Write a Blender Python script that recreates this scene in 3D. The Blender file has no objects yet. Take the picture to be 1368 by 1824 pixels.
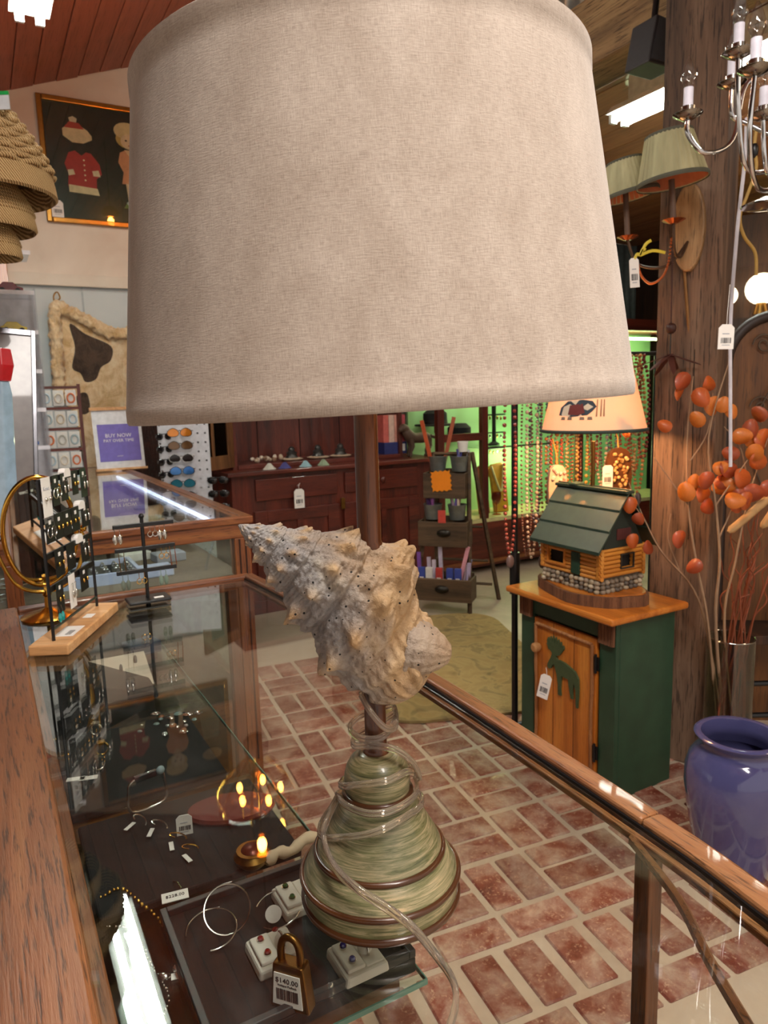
import bpy, math, random
from mathutils import Vector, Matrix
random.seed(7)
S = bpy.context.scene
COL = S.collection
# ---------------------------------------------------------------- camera
F = 1280.0; CZ = 1.46; PITCH = math.radians(9); ROLL = math.radians(1.7)
CAM = Vector((0, 0, CZ))
_f = Vector((0, math.cos(PITCH), -math.sin(PITCH))); _u0 = Vector((0, math.sin(PITCH), math.cos(PITCH))); _r0 = Vector((1, 0, 0))
_r = _r0*math.cos(ROLL) - _u0*math.sin(ROLL); _u = _r0*math.sin(ROLL) + _u0*math.cos(ROLL)
cam = bpy.data.cameras.new('camera'); camo = bpy.data.objects.new('camera', cam); COL.objects.link(camo)
cam.sensor_fit = 'VERTICAL'; cam.sensor_height = 24; cam.lens = 24*F/1824; cam.clip_start = .02
camo.matrix_world = Matrix(((_r.x, _u.x, -_f.x, 0), (_r.y, _u.y, -_f.y, 0), (_r.z, _u.z, -_f.z, CZ), (0, 0, 0, 1)))
cam.dof.use_dof = True; cam.dof.focus_distance = .72; cam.dof.aperture_fstop = 11
S.camera = camo
# ---------------------------------------------------------------- world, exposure
S.view_settings.view_transform = 'Standard'; S.view_settings.look = 'None'; S.view_settings.gamma = 1
S.view_settings.use_curve_mapping = False
S.view_settings.exposure = 0.52
w = bpy.data.worlds.new('world'); S.world = w; w.use_nodes = True
w.node_tree.nodes['Background'].inputs[0].default_value = (1, .90, .80, 1); w.node_tree.nodes['Background'].inputs[1].default_value = .58
TH = math.radians(29)
RA = Vector((math.cos(TH), math.sin(TH), 0)); RB = Vector((-math.sin(TH), math.cos(TH), 0))
def AB(a, b, z=0): return RA*a + RB*b + Vector((0, 0, z))
def ray(x, y): return _f + _r*((x-684)/F) - _u*((y-912)/F)
def PZ(x, y, z): d = ray(x, y); return CAM + d*((z-CZ)/d.z)
def PY(x, y, Y): d = ray(x, y); return CAM + d*(Y/d.y)
def PB(x, y, b): d = ray(x, y); return CAM + d*(b/d.dot(RB))
def PA(x, y, a): d = ray(x, y); return CAM + d*(a/d.dot(RA))
def ab(P): return (P.dot(RA), P.dot(RB), P.z)
def area(name, loc, size, power, col, rot=(0, 0, 0), sy=None):
    l = bpy.data.lights.new(name, 'AREA'); l.size = size; l.energy = power; l.color = col
    if sy: l.shape = 'RECTANGLE'; l.size_y = sy
    o = bpy.data.objects.new(name, l); COL.objects.link(o); o.location = loc; o.rotation_euler = rot
    return o
def point(name, loc, power, col, r=.03, parent=None):
    l = bpy.data.lights.new(name, 'POINT'); l.energy = power; l.color = col; l.shadow_soft_size = r
    o = bpy.data.objects.new(name, l); COL.objects.link(o); o.location = loc
    if parent: o.parent = parent
    return o
# unseen area lights added overhead as fill for the room and back wall
area('fill_light', AB(.45, -.6, 3.25), .35, 85, (1, .93, .86), (0, 0, TH), 2.4)
area('fill_light_far', AB(3.4, -.8, 2.9), .35, 18, (1, .72, .45), (0, 0, TH), 2.4)
area('fill_light_wall', AB(-1.4, 3.0, 3.0), .35, 230, (1, .95, .9), (0, 0, TH), 2.4)
# ---------------------------------------------------------------- helpers
def srgb(h):
    if isinstance(h, (tuple, list)): return tuple(h)
    h = h.lstrip('#'); c = [int(h[i:i+2], 16)/255 for i in (0, 2, 4)]
    return tuple((x/12.92 if x <= .04045 else ((x+.055)/1.055)**2.4) for x in c)
def c4(h): return (*srgb(h), 1)
class NT:
    def __init__(s, name):
        s.m = bpy.data.materials.new(name); s.m.use_nodes = True; s.t = s.m.node_tree; s.n = s.t.nodes; s.l = s.t.links
        s.b = s.n['Principled BSDF']; s.out = s.n['Material Output']
    def add(s, ty, **k):
        n = s.n.new(ty)
        for a, v in k.items(): setattr(n, a, v)
        return n
    def ln(s, a, b): s.l.new(a, b)
    def ramp(s, fac, stops):
        r = s.add('ShaderNodeValToRGB'); e = r.color_ramp.elements
        while len(e) < len(stops): e.new(.5)
        for i, (p, c) in enumerate(stops): e[i].position = p; e[i].color = c4(c)
        s.ln(fac, r.inputs[0]); return r.outputs[0]
    def coord(s, scale=(1, 1, 1), kind='Object'):
        t = s.add('ShaderNodeTexCoord'); m = s.add('ShaderNodeMapping'); m.inputs['Scale'].default_value = scale
        s.ln(t.outputs[kind], m.inputs[0]); return m.outputs[0]
    def noise(s, vec, scale=5, detail=4, dist=0, rough=.5):
        n = s.add('ShaderNodeTexNoise'); n.inputs['Scale'].default_value = scale; n.inputs['Detail'].default_value = detail
        n.inputs['Distortion'].default_value = dist; n.inputs['Roughness'].default_value = rough
        if vec: s.ln(vec, n.inputs[0])
        return n.outputs[0]
    def bump(s, h, strength=.3, dist=.002):
        b = s.add('ShaderNodeBump'); b.inputs['Strength'].default_value = strength; b.inputs['Distance'].default_value = dist
        s.ln(h, b.inputs['Height']); s.ln(b.outputs[0], s.b.inputs['Normal'])
    def mix(s, f, a, b, mode='MIX'):
        m = s.add('ShaderNodeMix', data_type='RGBA', blend_type=mode)
        for i, v in ((0, f), (6, a), (7, b)):
            if hasattr(v, 'links') or isinstance(v, bpy.types.NodeSocket): s.ln(v, m.inputs[i])
            else: m.inputs[i].default_value = v if i == 0 else c4(v)
        return m.outputs[2]
    def rough(s, r, metal=0, coat=0, spec=None):
        s.b.inputs['Roughness'].default_value = r; s.b.inputs['Metallic'].default_value = metal
        s.b.inputs['Coat Weight'].default_value = coat
        if spec is not None: s.b.inputs['Specular IOR Level'].default_value = spec
        return s
    def color(s, v):
        if isinstance(v, bpy.types.NodeSocket): s.ln(v, s.b.inputs['Base Color'])
        else: s.b.inputs['Base Color'].default_value = c4(v)
_mc = {}
def plain(h, r=.5, metal=0, coat=0, name=None, var=.12, sc=30):
    k = (h, r, metal, coat)
    if k in _mc: return _mc[k]
    t = NT(name or 'paint_%s' % str(h).strip('#')); t.rough(r, metal, coat)
    c = srgb(h)
    n = t.noise(t.coord(), sc, 3)
    hi = tuple(min(1, x*(1+var)) for x in c); lo = tuple(x*(1-var) for x in c)
    rr = t.add('ShaderNodeValToRGB'); e = rr.color_ramp.elements; e[0].position = .3; e[1].position = .7; e[0].color = (*lo, 1); e[1].color = (*hi, 1)
    t.ln(n, rr.inputs[0]); t.color(rr.outputs[0])
    _mc[k] = t.m; return t.m
def wood(name, dark, mid, light, axis=1, sc=18, r=.45, coat=.0, bump=.25, ringy=.5):
    t = NT(name); t.rough(r, 0, coat); s = [sc, sc, sc]; s[axis] = sc*.06
    v = t.coord(tuple(s)); n = t.noise(v, 1.0, 6, .8, .65)
    s2 = [sc*20, sc*20, sc*20]; s2[axis] = sc*1.2
    n2 = t.noise(t.coord(tuple(s2)), 1.0, 3, 0, .6)
    col = t.ramp(n, [(.28, dark), (.5, mid), (.72, light)])
    pore = t.ramp(n2, [(.36, '4a4038'), (.46, 'ffffff')])
    t.color(t.mix(ringy, col, pore, 'MULTIPLY')); t.bump(n2, bump, .0015); return t.m
def emis(name, h, strength):
    t = NT(name); t.color('000000'); t.b.inputs['Emission Color'].default_value = c4(h); t.b.inputs['Emission Strength'].default_value = strength; return t.m
def glass(name, tint='eef6f2', rough=.0, base=.04, dirt=0):
    t = NT(name); t.n.remove(t.b)
    g = t.add('ShaderNodeNewGeometry'); d = t.add('ShaderNodeVectorMath', operation='DOT_PRODUCT')
    t.ln(g.outputs['Incoming'], d.inputs[0]); t.ln(g.outputs['Normal'], d.inputs[1])
    def mth(op, a, b=None):
        m = t.add('ShaderNodeMath', operation=op)
        for i, q in enumerate((a, b)):
            if q is None: continue
            if isinstance(q, bpy.types.NodeSocket): t.ln(q, m.inputs[i])
            else: m.inputs[i].default_value = q
        return m.outputs[0]
    x = mth('SUBTRACT', 1.0, mth('ABSOLUTE', d.outputs['Value'])); p = mth('POWER', x, 5.0)
    fac = mth('ADD', mth('MULTIPLY', p, 1-base), base)
    tr = t.add('ShaderNodeBsdfTransparent'); tr.inputs[0].default_value = c4(tint)
    gl = t.add('ShaderNodeBsdfGlossy'); gl.inputs['Roughness'].default_value = rough; gl.inputs['Color'].default_value = (1, 1, 1, 1)
    mx = t.add('ShaderNodeMixShader'); t.ln(fac, mx.inputs[0]); t.ln(tr.outputs[0], mx.inputs[1]); t.ln(gl.outputs[0], mx.inputs[2])
    last = mx.outputs[0]
    if dirt:
        df = t.add('ShaderNodeBsdfDiffuse'); df.inputs[0].default_value = (.8, .8, .8, 1)
        sm = t.noise(t.coord((6, 6, 6)), 2, 8, 1.5, .7)
        rr = t.add('ShaderNodeMapRange'); rr.inputs[1].default_value = .5; rr.inputs[2].default_value = .85; rr.inputs[4].default_value = dirt
        t.ln(sm, rr.inputs[0])
        m2 = t.add('ShaderNodeMixShader'); t.ln(rr.outputs[0], m2.inputs[0]); t.ln(last, m2.inputs[1]); t.ln(df.outputs[0], m2.inputs[2]); last = m2.outputs[0]
    t.ln(last, t.out.inputs[0]); return t.m
def put(o, parent=None):
    COL.objects.link(o)
    if parent: o.parent = parent
    return o
def tag(o, label, cat, group=None, kind=None):
    if label: o['label'] = label
    if cat: o['category'] = cat
    if group: o['group'] = group
    if kind: o['kind'] = kind
    return o
def thing(name, label, cat, loc=(0, 0, 0), rz=0, group=None, rot=None):
    o = bpy.data.objects.new(name, None); put(o); o.empty_display_size = .05; o.location = loc; o.rotation_euler = rot or (0, 0, rz)
    return tag(o, label, cat, group)
class MB:
    def __init__(s, off=(0, 0, 0), M=None): s.v = []; s.f = []; s.o = Vector(off); s.M = M
    def add(s, vs, fs):
        n = len(s.v)
        for p in vs:
            p = Vector(p) + s.o
            s.v.append(tuple(s.M @ p if s.M else p))
        s.f += [tuple(i+n for i in f) for f in fs]; return s
    def box(s, c, d, rz=0, R=None):
        m = R or Matrix.Rotation(rz, 3, 'Z'); c = Vector(c); x, y, z = d[0]/2, d[1]/2, d[2]/2
        vs = [c + m @ Vector((i*x, j*y, k*z)) for i in (-1, 1) for j in (-1, 1) for k in (-1, 1)]
        return s.add(vs, [(0, 1, 3, 2), (4, 6, 7, 5), (0, 4, 5, 1), (2, 3, 7, 6), (0, 2, 6, 4), (1, 5, 7, 3)])
    def lohi(s, a, b): return s.box([(a[i]+b[i])/2 for i in range(3)], [abs(b[i]-a[i]) for i in range(3)])
    def tube(s, pts, r, n=8, closed=False, flat=1.0):
        P = [Vector(p) for p in pts]; N = len(P); rs = r if isinstance(r, (list, tuple)) else [r]*N
        vs = []; up = None
        for i in range(N):
            t = (P[(i+1) % N]-P[i-1]) if closed else (P[min(i+1, N-1)]-P[max(i-1, 0)])
            if t.length < 1e-9: t = Vector((0, 0, 1))
            t.normalize()
            if up is None:
                up = Vector((0, 0, 1)) if abs(t.z) < .9 else Vector((1, 0, 0))
            a = up - t*up.dot(t)
            if a.length < 1e-6: a = t.orthogonal()
            a.normalize(); b = t.cross(a); up = a
            for k in range(n):
                q = 2*math.pi*k/n; vs.append(P[i] + (a*math.cos(q) + b*math.sin(q)*flat)*rs[i])
        fs = []
        for i in range(N if closed else N-1):
            j = (i+1) % N
            for k in range(n): l = (k+1) % n; fs.append((i*n+k, i*n+l, j*n+l, j*n+k))
        if not closed: fs += [tuple(range(n))[::-1], tuple(range((N-1)*n, N*n))]
        return s.add(vs, fs)
    def lathe(s, prof, n=24, c=(0, 0, 0), M=None, cap=True):
        c = Vector(c); vs = []; fs = []; m = len(prof)
        for r, z in prof:
            for k in range(n):
                q = 2*math.pi*k/n; p = Vector((r*math.cos(q), r*math.sin(q), z)); vs.append(c + (M @ p if M else p))
        for i in range(m-1):
            for k in range(n): l = (k+1) % n; fs.append((i*n+k, i*n+l, (i+1)*n+l, (i+1)*n+k))
        if cap: fs += [tuple(range(n))[::-1], tuple(range((m-1)*n, m*n))]
        return s.add(vs, fs)
    def prism(s, poly, d0, d1, axis='y', M=None, c=(0, 0, 0)):
        c = Vector(c); n = len(poly)
        def mk(u, v, d): return {'y': Vector((u, d, v)), 'z': Vector((u, v, d)), 'x': Vector((d, u, v))}[axis]
        vs = [mk(u, v, d) for d in (d0, d1) for u, v in poly]
        vs = [c + (M @ p if M else p) for p in vs]
        return s.add(vs, [tuple(range(n)), tuple(range(n, 2*n))[::-1]] + [(i, i+n, (i+1) % n+n, (i+1) % n) for i in range(n)])
    def ball(s, c, r, n=10, m=6, M=None):
        rr = r if isinstance(r, (tuple, list)) else (r, r, r); c = Vector(c); vs = [c + (M @ Vector((0, 0, -rr[2])) if M else Vector((0, 0, -rr[2])))]
        for i in range(1, m):
            ph = -math.pi/2 + math.pi*i/m
            for k in range(n):
                q = 2*math.pi*k/n; p = Vector((rr[0]*math.cos(ph)*math.cos(q), rr[1]*math.cos(ph)*math.sin(q), rr[2]*math.sin(ph))); vs.append(c + (M @ p if M else p))
        p = Vector((0, 0, rr[2])); vs.append(c + (M @ p if M else p)); L = len(vs)-1; fs = []
        for k in range(n): l = (k+1) % n; fs.append((0, 1+l, 1+k)); fs.append((L, L-n+k, L-n+l))
        for i in range(m-2):
            for k in range(n): l = (k+1) % n; a = 1+i*n; fs.append((a+k, a+l, a+n+l, a+n+k))
        return s.add(vs, fs)
    def mesh(s, name):
        me = bpy.data.meshes.new(name); me.from_pydata(s.v, [], s.f); me.update(); return me
    def build(s, name, mat, parent=None, smooth=None, bevel=0, loc=None, rz=0, kind=None, label=None):
        me = s.mesh(name)
        import bmesh
        bm = bmesh.new(); bm.from_mesh(me); bmesh.ops.recalc_face_normals(bm, faces=bm.faces); bm.to_mesh(me); bm.free()
        me.materials.append(mat)
        if smooth:
            me.polygons.foreach_set('use_smooth', [True]*len(me.polygons)); me.set_sharp_from_angle(angle=math.radians(smooth))
        o = bpy.data.objects.new(name, me); put(o, parent)
        if loc is not None: o.location = loc
        if rz: o.rotation_euler = (0, 0, rz)
        if bevel:
            b = o.modifiers.new('bevel', 'BEVEL'); b.width = bevel; b.segments = 2; b.limit_method = 'ANGLE'
        if kind: o['kind'] = kind
        if label: o['label'] = label
        return o
def copy_tree(o, parent=None):
    c = o.copy(); COL.objects.link(c); c.parent = parent
    for ch in list(o.children): copy_tree(ch, c)
    return c
def smooth_path(pts, k=6, closed=False):
    P = [Vector(p) for p in pts]; n = len(P); out = []
    for i in range(n if closed else n-1):
        g = lambda j: P[j % n] if closed else P[max(0, min(n-1, j))]
        a, b, c, d = g(i-1), g(i), g(i+1), g(i+2)
        for q in range(k):
            t = q/k; out.append(.5*((2*b) + (c-a)*t + (2*a-5*b+4*c-d)*t*t + (3*b-a-3*c+d)*t**3))
    if not closed: out.append(P[-1])
    return out
def text(body, size, mat, parent, loc, rot, name='lettering', align='CENTER', depth=.0003):
    cu = bpy.data.curves.new(name, 'FONT'); cu.body = body; cu.size = size; cu.align_x = align; cu.extrude = depth; cu.resolution_u = 2
    o = bpy.data.objects.new(name+'_tmp', cu); COL.objects.link(o)
    dg = bpy.context.evaluated_depsgraph_get(); me = bpy.data.meshes.new_from_object(o.evaluated_get(dg)); bpy.data.objects.remove(o)
    me.materials.clear(); me.materials.append(mat); t = bpy.data.objects.new(name, me); put(t, parent); t.location = loc; t.rotation_euler = rot; return t
R90 = math.radians(90)
RX = lambda d: Matrix.Rotation(math.radians(d), 3, 'X')
RY = lambda d: Matrix.Rotation(math.radians(d), 3, 'Y')
RZm = lambda d: Matrix.Rotation(math.radians(d), 3, 'Z')
# ---------------------------------------------------------------- shared materials
OAK = wood('oak_golden', '4a2812', '7c4a28', '9c6c42', 1, 14, .42, .12, .4, .75)
OAKX = wood('oak_golden_cross', '4a2410', '7c4420', '9c6232', 0, 14, .42, .12, .3, .6)
OAKZ = wood('oak_golden_upright', '4a2410', '7c4420', '9a6032', 2, 14, .42, .12, .3, .6)
CHERRY = wood('cherry_stain', '35100a', '5c2012', '7a3220', 0, 10, .42, .15)
CHERRYZ = wood('cherry_stain_upright', '35100a', '5c2012', '7a3220', 2, 10, .42, .15)
WALNUT = wood('walnut_lamp_pole', '341808', '5c3014', '8a5026', 2, 26, .34, .12, .1)
ROUGHZ = wood('rough_timber', '2c1f17', '644a38', '8c705a', 2, 8, .8, 0, .8, .7)
ROUGHY = wood('rough_timber_beam', '3a2a1c', '8a6c4a', 'b39468', 1, 8, .85, 0, .8, .7)
PINE = wood('pine_orange', '8a4a14', 'b8691f', 'd08a38', 2, 12, .45, .2, .1, .25)
PINEX = wood('pine_orange_flat', '8a4a14', 'b8691f', 'd08a38', 1, 12, .45, .2, .1, .25)
LWOOD = wood('light_birch', 'b07a48', 'cf9a64', 'e2b582', 1, 20, .5, 0, .1, .2)
BROWN = wood('dark_crate_wood', '2c1e14', '54402c', '6f583e', 0, 14, .6, 0, .3, .4)
BLACK = plain('0d0d0f', .35, 0, 0, 'black_metal'); BLACKM = plain('0a090a', .8, 0, 0, 'black_velvet')
CHROME = plain('d8d8da', .12, 1, 0, 'chrome'); BRASS = plain('d6a549', .2, 1, 0, 'brass'); SILVER = plain('d9d6cf', .22, 1, 0, 'silver'); GOLD = plain('e2b45c', .22, 1, 0, 'gold')
OLDBRASS = plain('7d5a2c', .35, 1, 0, 'aged_brass'); COPPER = plain('b06038', .3, 1, 0, 'copper')
WHITE = plain('ece8e2', .6, 0, 0, 'white_card', .03); GREYP = plain('a8aab2', .6, 0, 0, 'grey_plastic'); INK = plain('26242a', .7, 0, 0, 'ink')
GLASS = glass('clear_glass'); TOPG = glass('case_top_glass', 'f7faf8', 0, .06, .022); ACRYL = glass('clear_acrylic', 'f2f4f6', .02, .06); EDGEG = plain('5f8f80', .15, 0, .5, 'green_glass_edge')
def price_tag(label, loc, rz=0, w=.03, h=.05, tilt=0, price=None, string=None, mat=None):
    t = thing('price_tag', label, 'price tag', loc, 0, None, (0, math.radians(tilt), rz))
    c = w*.22
    MB().prism([(-w/2, 0), (w/2, 0), (w/2, h-c), (w/2-c, h), (-w/2+c, h), (-w/2, h-c)], -.0006, .0006).build('card', mat or WHITE, t)
    m = MB(); x = -w*.33; random.seed(int(w*1e5+h*1e6))
    while x < w*.33:
        q = random.choice((.0006, .0011, .0017))*w/.03; m.lohi((x, -.0011, h*.24), (x+q, -.0006, h*.46)); x += q+random.choice((.0006, .0012))*w/.03
    m.build('barcode', INK, t)
    MB().lohi((-w*.25, -.0010, h*.6), (w*.2, -.0006, h*.64)).lohi((-w*.25, -.0010, h*.15), (w*.25, -.0006, h*.18)).build('print_line', GREYP, t)
    if price: text(price, w*.22, INK, t, (0, -.0008, h*.56), (R90, 0, 0))
    if string:
        MB().tube(smooth_path([(0, 0, h*.93)] + list(string), 4), .0006*w/.03, 5).build('string', WHITE, t)
    return t
# ================================================================ SETTING
def floor_mat():
    t = NT('concrete_floor'); t.rough(.45); n = t.noise(t.coord(), 1.6, 8, .4, .65)
    t.color(t.ramp(n, [(.3, '9c8a78'), (.5, 'b8a692'), (.7, 'cabaa6')])); t.bump(n, .1, .004); return t.m
FLOOR = floor_mat()
fl = MB().lohi((-9, -4, -.1), (11, 12, 0)).build('floor', FLOOR); fl['kind'] = 'structure'
def brick_mat():
    t = NT('worn_red_paver'); t.rough(.5, 0, .1); oi = t.add('ShaderNodeObjectInfo')
    tc = t.add('ShaderNodeTexCoord'); ad = t.add('ShaderNodeVectorMath', operation='MULTIPLY_ADD'); ad.inputs[1].default_value = (1, 1, 1)
    cb = t.add('ShaderNodeCombineXYZ'); mm = t.add('ShaderNodeMath', operation='MULTIPLY'); mm.inputs[1].default_value = 37
    t.ln(oi.outputs['Random'], mm.inputs[0]); t.ln(mm.outputs[0], cb.inputs[0]); t.ln(mm.outputs[0], cb.inputs[1]); t.ln(tc.outputs['Object'], ad.inputs[0]); t.ln(cb.outputs[0], ad.inputs[2])
    n = t.noise(ad.outputs[0], 9, 8, .3, .7); n2 = t.noise(ad.outputs[0], 90, 4, 0, .7)
    base = t.ramp(n, [(.30, '642619'), (.42, '7e3d2c'), (.53, '9a7060'), (.66, 'b49c88')])
    sp = t.ramp(n2, [(.56, '000000'), (.66, 'ffffff')])
    t.color(t.mix(sp, base, 'b9957c')); 
    hs = t.add('ShaderNodeHueSaturation'); bc = t.b.inputs['Base Color'].links[0].from_socket; mr = t.add('ShaderNodeMapRange'); mr.inputs[3].default_value = .75; mr.inputs[4].default_value = 1.2
    t.ln(oi.outputs['Random'], mr.inputs[0]); t.ln(mr.outputs[0], hs.inputs['Value']); t.ln(bc, hs.inputs['Color']); t.ln(hs.outputs[0], t.b.inputs['Base Color'])
    t.bump(n2, .3, .002); return t.m
BR = brick_mat()
TF = math.radians(22); FU = Vector((math.cos(TF), math.sin(TF), 0)); FV = Vector((-math.sin(TF), math.cos(TF), 0))
def brick_mesh(w, h):
    m = MB(); m.lohi((-w/2, -h/2, -.01), (w/2, h/2, .006)); me = m.mesh('brick'); me.materials.append(BR)
    import bmesh
    bm = bmesh.new(); bm.from_mesh(me); bmesh.ops.recalc_face_normals(bm, faces=bm.faces)
    bmesh.ops.bevel(bm, geom=[e for e in bm.edges if any(v.co.z > 0 for v in e.verts)], offset=.004, segments=1, affect='EDGES'); bm.to_mesh(me); bm.free(); return me
BM1 = brick_mesh(.198, .094); BM2 = brick_mesh(.094, .194)
nb = 0
def brick(u, v, me):
    global nb
    o = bpy.data.objects.new('brick', me); put(o, fl); P = FU*u + FV*v; o.location = (P.x, P.y, 0); o.rotation_euler = (0, 0, TF+random.uniform(-.015, .015)); nb += 1
v = 1.165; random.seed(11)
def vis(u, v): return (.25 < u < 2.2)
row = 0
while v < 3.75:
    if row == 0:
        for k in range(-1, 9):
            u = .95+.215*(k-2)+.11
            if vis(u, v): brick(u, v+.047, BM1)
        v += .113
    elif row == 1:
        for k in range(-6, 12):
            u = .945+.128*(k)
            if vis(u, v): brick(u, v+.098, BM2)
        v += .217
    elif row == 2:
        for k in range(-4, 8):
            u = 1.06+.217*k
            if vis(u, v): brick(u, v+.047, BM1)
        v += .113
    else:
        for k in range(-4, 8):
            u = 1.06+.222*k
            if not vis(u, v): continue
            if (k+row) % 2 == 1: brick(u-.055, v+.098, BM2); brick(u+.055, v+.098, BM2)
            else: brick(u, v+.047, BM1); brick(u, v+.155, BM1)
        v += .222
    row += 1
# rug
def rug_mat():
    t = NT('olive_patterned_rug'); t.rough(.95); vo = t.add('ShaderNodeTexVoronoi'); vo.inputs['Scale'].default_value = 7; vec = t.coord(); nn = t.noise(vec, 5, 5, 2)
    t.ln(vec, vo.inputs[0]); c1 = t.ramp(nn, [(.4, '8c7040'), (.52, '9c8250'), (.6, '6a5834')]); c2 = t.ramp(vo.outputs[0], [(.1, '5f543a'), (.3, 'a38c5c')])
    t.color(t.mix(.4, c1, c2)); t.bump(t.noise(vec, 200, 2), .4, .003); return t.m
pts = []
for cx, cy, a0 in ((.55, .28, 0), (-.55, .28, 90), (-.55, -.28, 180), (.55, -.28, 270)):
    for i in range(6): q = math.radians(a0+i*18); pts.append((cx+.22*math.cos(q), cy+.22*math.sin(q)))
rug = MB().prism(pts, 0, .012, 'z').build('area_rug', rug_mat(), loc=AB(2.14, 3.22, .008), rz=TH+math.radians(70))
tag(rug, 'olive and gold patterned rug on the concrete behind the glass counter', 'rug')
# back wall
WB = 5.6
def wall_mat(name, a, b, c):
    t = NT(name); t.rough(.6); n = t.noise(t.coord(), 2.2, 6, .5); t.color(t.ramp(n, [(.3, a), (.55, b), (.8, c)])); t.bump(t.noise(t.coord(), 60, 3), .08, .002); return t.m
wl = MB((0, 0, 0)).lohi((-5, WB, 0), (9, WB+.12, 2.33)).build('wall_back', wall_mat('pale_blue_paint', 'b4bfc4', 'c6ced0', 'd2d8d6'), rz=TH); wl['kind'] = 'structure'
wu = MB().lohi((-5, WB-.02, 2.33), (9, WB+.12, 6)).build('wall_back_upper', wall_mat('cream_paint', 'd8c6b4', 'e8dccc', 'f0e8dc'), rz=TH); wu['kind'] = 'structure'
tr = MB().lohi((-5, WB-.045, 2.29), (3, WB-.02, 2.37)).build('trim_1', wall_mat('cream_trim', 'd3c4b2', 'e3d8c8', 'ebe3d6'), rz=TH, bevel=.004); tr['kind'] = 'structure'
tr2 = MB()
for a in (.28, .72): tr2.lohi((a, WB-.006, .2), (a+.012, WB, 2.29))
tr2 = tr2.build('trim_2', plain('aab4b8', .6), rz=TH); tr2['kind'] = 'structure'
DARKW = wood('dark_far_boards', '1c0f08', '38200f', '54331c', 2, 6, .7)
wr = MB().lohi((6.2, -3, 0), (6.35, WB, 5)).build('wall_right', DARKW, rz=TH); wr['kind'] = 'structure'
# ceiling of planks running away from the viewer
CP = wood('ceiling_redwood', '643426', 'a05c48', 'bc7660', 1, 5, .55, .05, .2, .3)
ceil = MB().prism([(-5, 3.57+.36*(-5.56)+.05), (2.95, 3.57+.36*2.39+.05), (2.95, 3.57+.36*2.39+.15), (-5, 3.57+.36*(-5.56)+.15)], -3.5, WB).build('ceiling', plain('2c150d', .8), rz=TH); ceil['kind'] = 'structure'
sl = math.atan(.36); pw = .15
me = None
for k in range(-12, 16):
    a = .47 + k*pw*math.cos(sl)
    if me is None:
        m = MB().lohi((-pw/2+.003, -3.4, 0), (pw/2-.003, WB-.02, .03)); o = m.build('plank', CP, ceil, bevel=.003); me = o.data
    else:
        o = bpy.data.objects.new('plank', me); put(o, ceil); b = o.modifiers.new('bevel', 'BEVEL'); b.width = .003; b.segments = 2
    o.location = (a, random.uniform(-.01, .0), 3.57+.36*(a-.56)+random.uniform(0, .006)); o.rotation_euler = (0, -sl, 0)
# right lean-to ceiling
RC = lambda a: 3.13-.05*(a-2.75)
ceil2 = MB().prism([(2.75, RC(2.75)+.04), (6.3, RC(6.3)+.04), (6.3, RC(6.3)+.12), (2.75, RC(2.75)+.12)], -3, WB).build('ceiling_lower', plain('2c150d', .8), rz=TH); ceil2['kind'] = 'structure'
CP2 = wood('ceiling_pine_boards', '6a3a22', 'a4683e', 'c08a5a', 1, 4, .6, .05, .2, .3)
me = None
for k in range(15):
    a = 2.86+k*.235
    m = MB().lohi((-.114, -3, 0), (.114, WB-.02, .03))
    if me is None: o = m.build('plank', CP2, ceil2, bevel=.003); me = o.data
    else: o = bpy.data.objects.new('plank', me); put(o, ceil2)
    o.location = (a, 0, RC(a)); o.rotation_euler = (0, math.atan(.05), 0)
# corrugated metal above the beam
m = MB(); vs = []; n = 0
pts = []
for i in range(0, 340):
    b = -1+i*.02; pts.append((2.96+.012*math.sin(i*math.pi/3), b))
vs = [(p[0], p[1], z) for z in (3.2, 4.6) for p in pts]; N = len(pts)
m.add(vs, [(i, i+1, N+i+1, N+i) for i in range(N-1)])
cm = m.build('wall_corrugated', plain('8d9494', .35, .7), rz=TH, smooth=60); cm['kind'] = 'structure'
sd = cm.modifiers.new('solid', 'SOLIDIFY'); sd.thickness = .003
# corrugated grey upper panel on far wall
m = MB(); pts = [(3.6+i*.025, WB-.06+.012*math.sin(i*math.pi/2)) for i in range(0, 104)]; N = len(pts)
m.add([(p[0], p[1], z) for z in (2.15, 2.95) for p in pts], [(i, i+1, N+i+1, N+i) for i in range(N-1)])
cm = m.build('wall_corrugated_far', plain('76817f', .5, .3), rz=TH, smooth=60); cm['kind'] = 'structure'; sd = cm.modifiers.new('solid', 'SOLIDIFY'); sd.thickness = .003
# beam and post
bm_ = MB().lohi((2.5, -1.5, 2.875), (2.73, WB-.03, 3.16)).build('ceiling_beam', ROUGHY, rz=TH, bevel=.012); tag(bm_, 'rough-hewn tan ceiling beam running behind the top of the timber post', 'beam')
PC = PY(1240, 500, 2.76); PR = math.radians(-36)
post = thing('timber_post', 'weathered square timber post carrying the two shaded sconce', 'post', (PC.x, PC.y, 0), PR)
MB().lohi((-.108, -.108, 0), (.108, .108, 3.12)).build('timber', ROUGHZ, post, bevel=.006)
m = MB().tube([(.03, -.1075, .9), (.034, -.1075, 1.2), (.028, -.1075, 1.6)], .002, 4); m.build('crack', plain('1a100a', .9), post)
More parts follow.
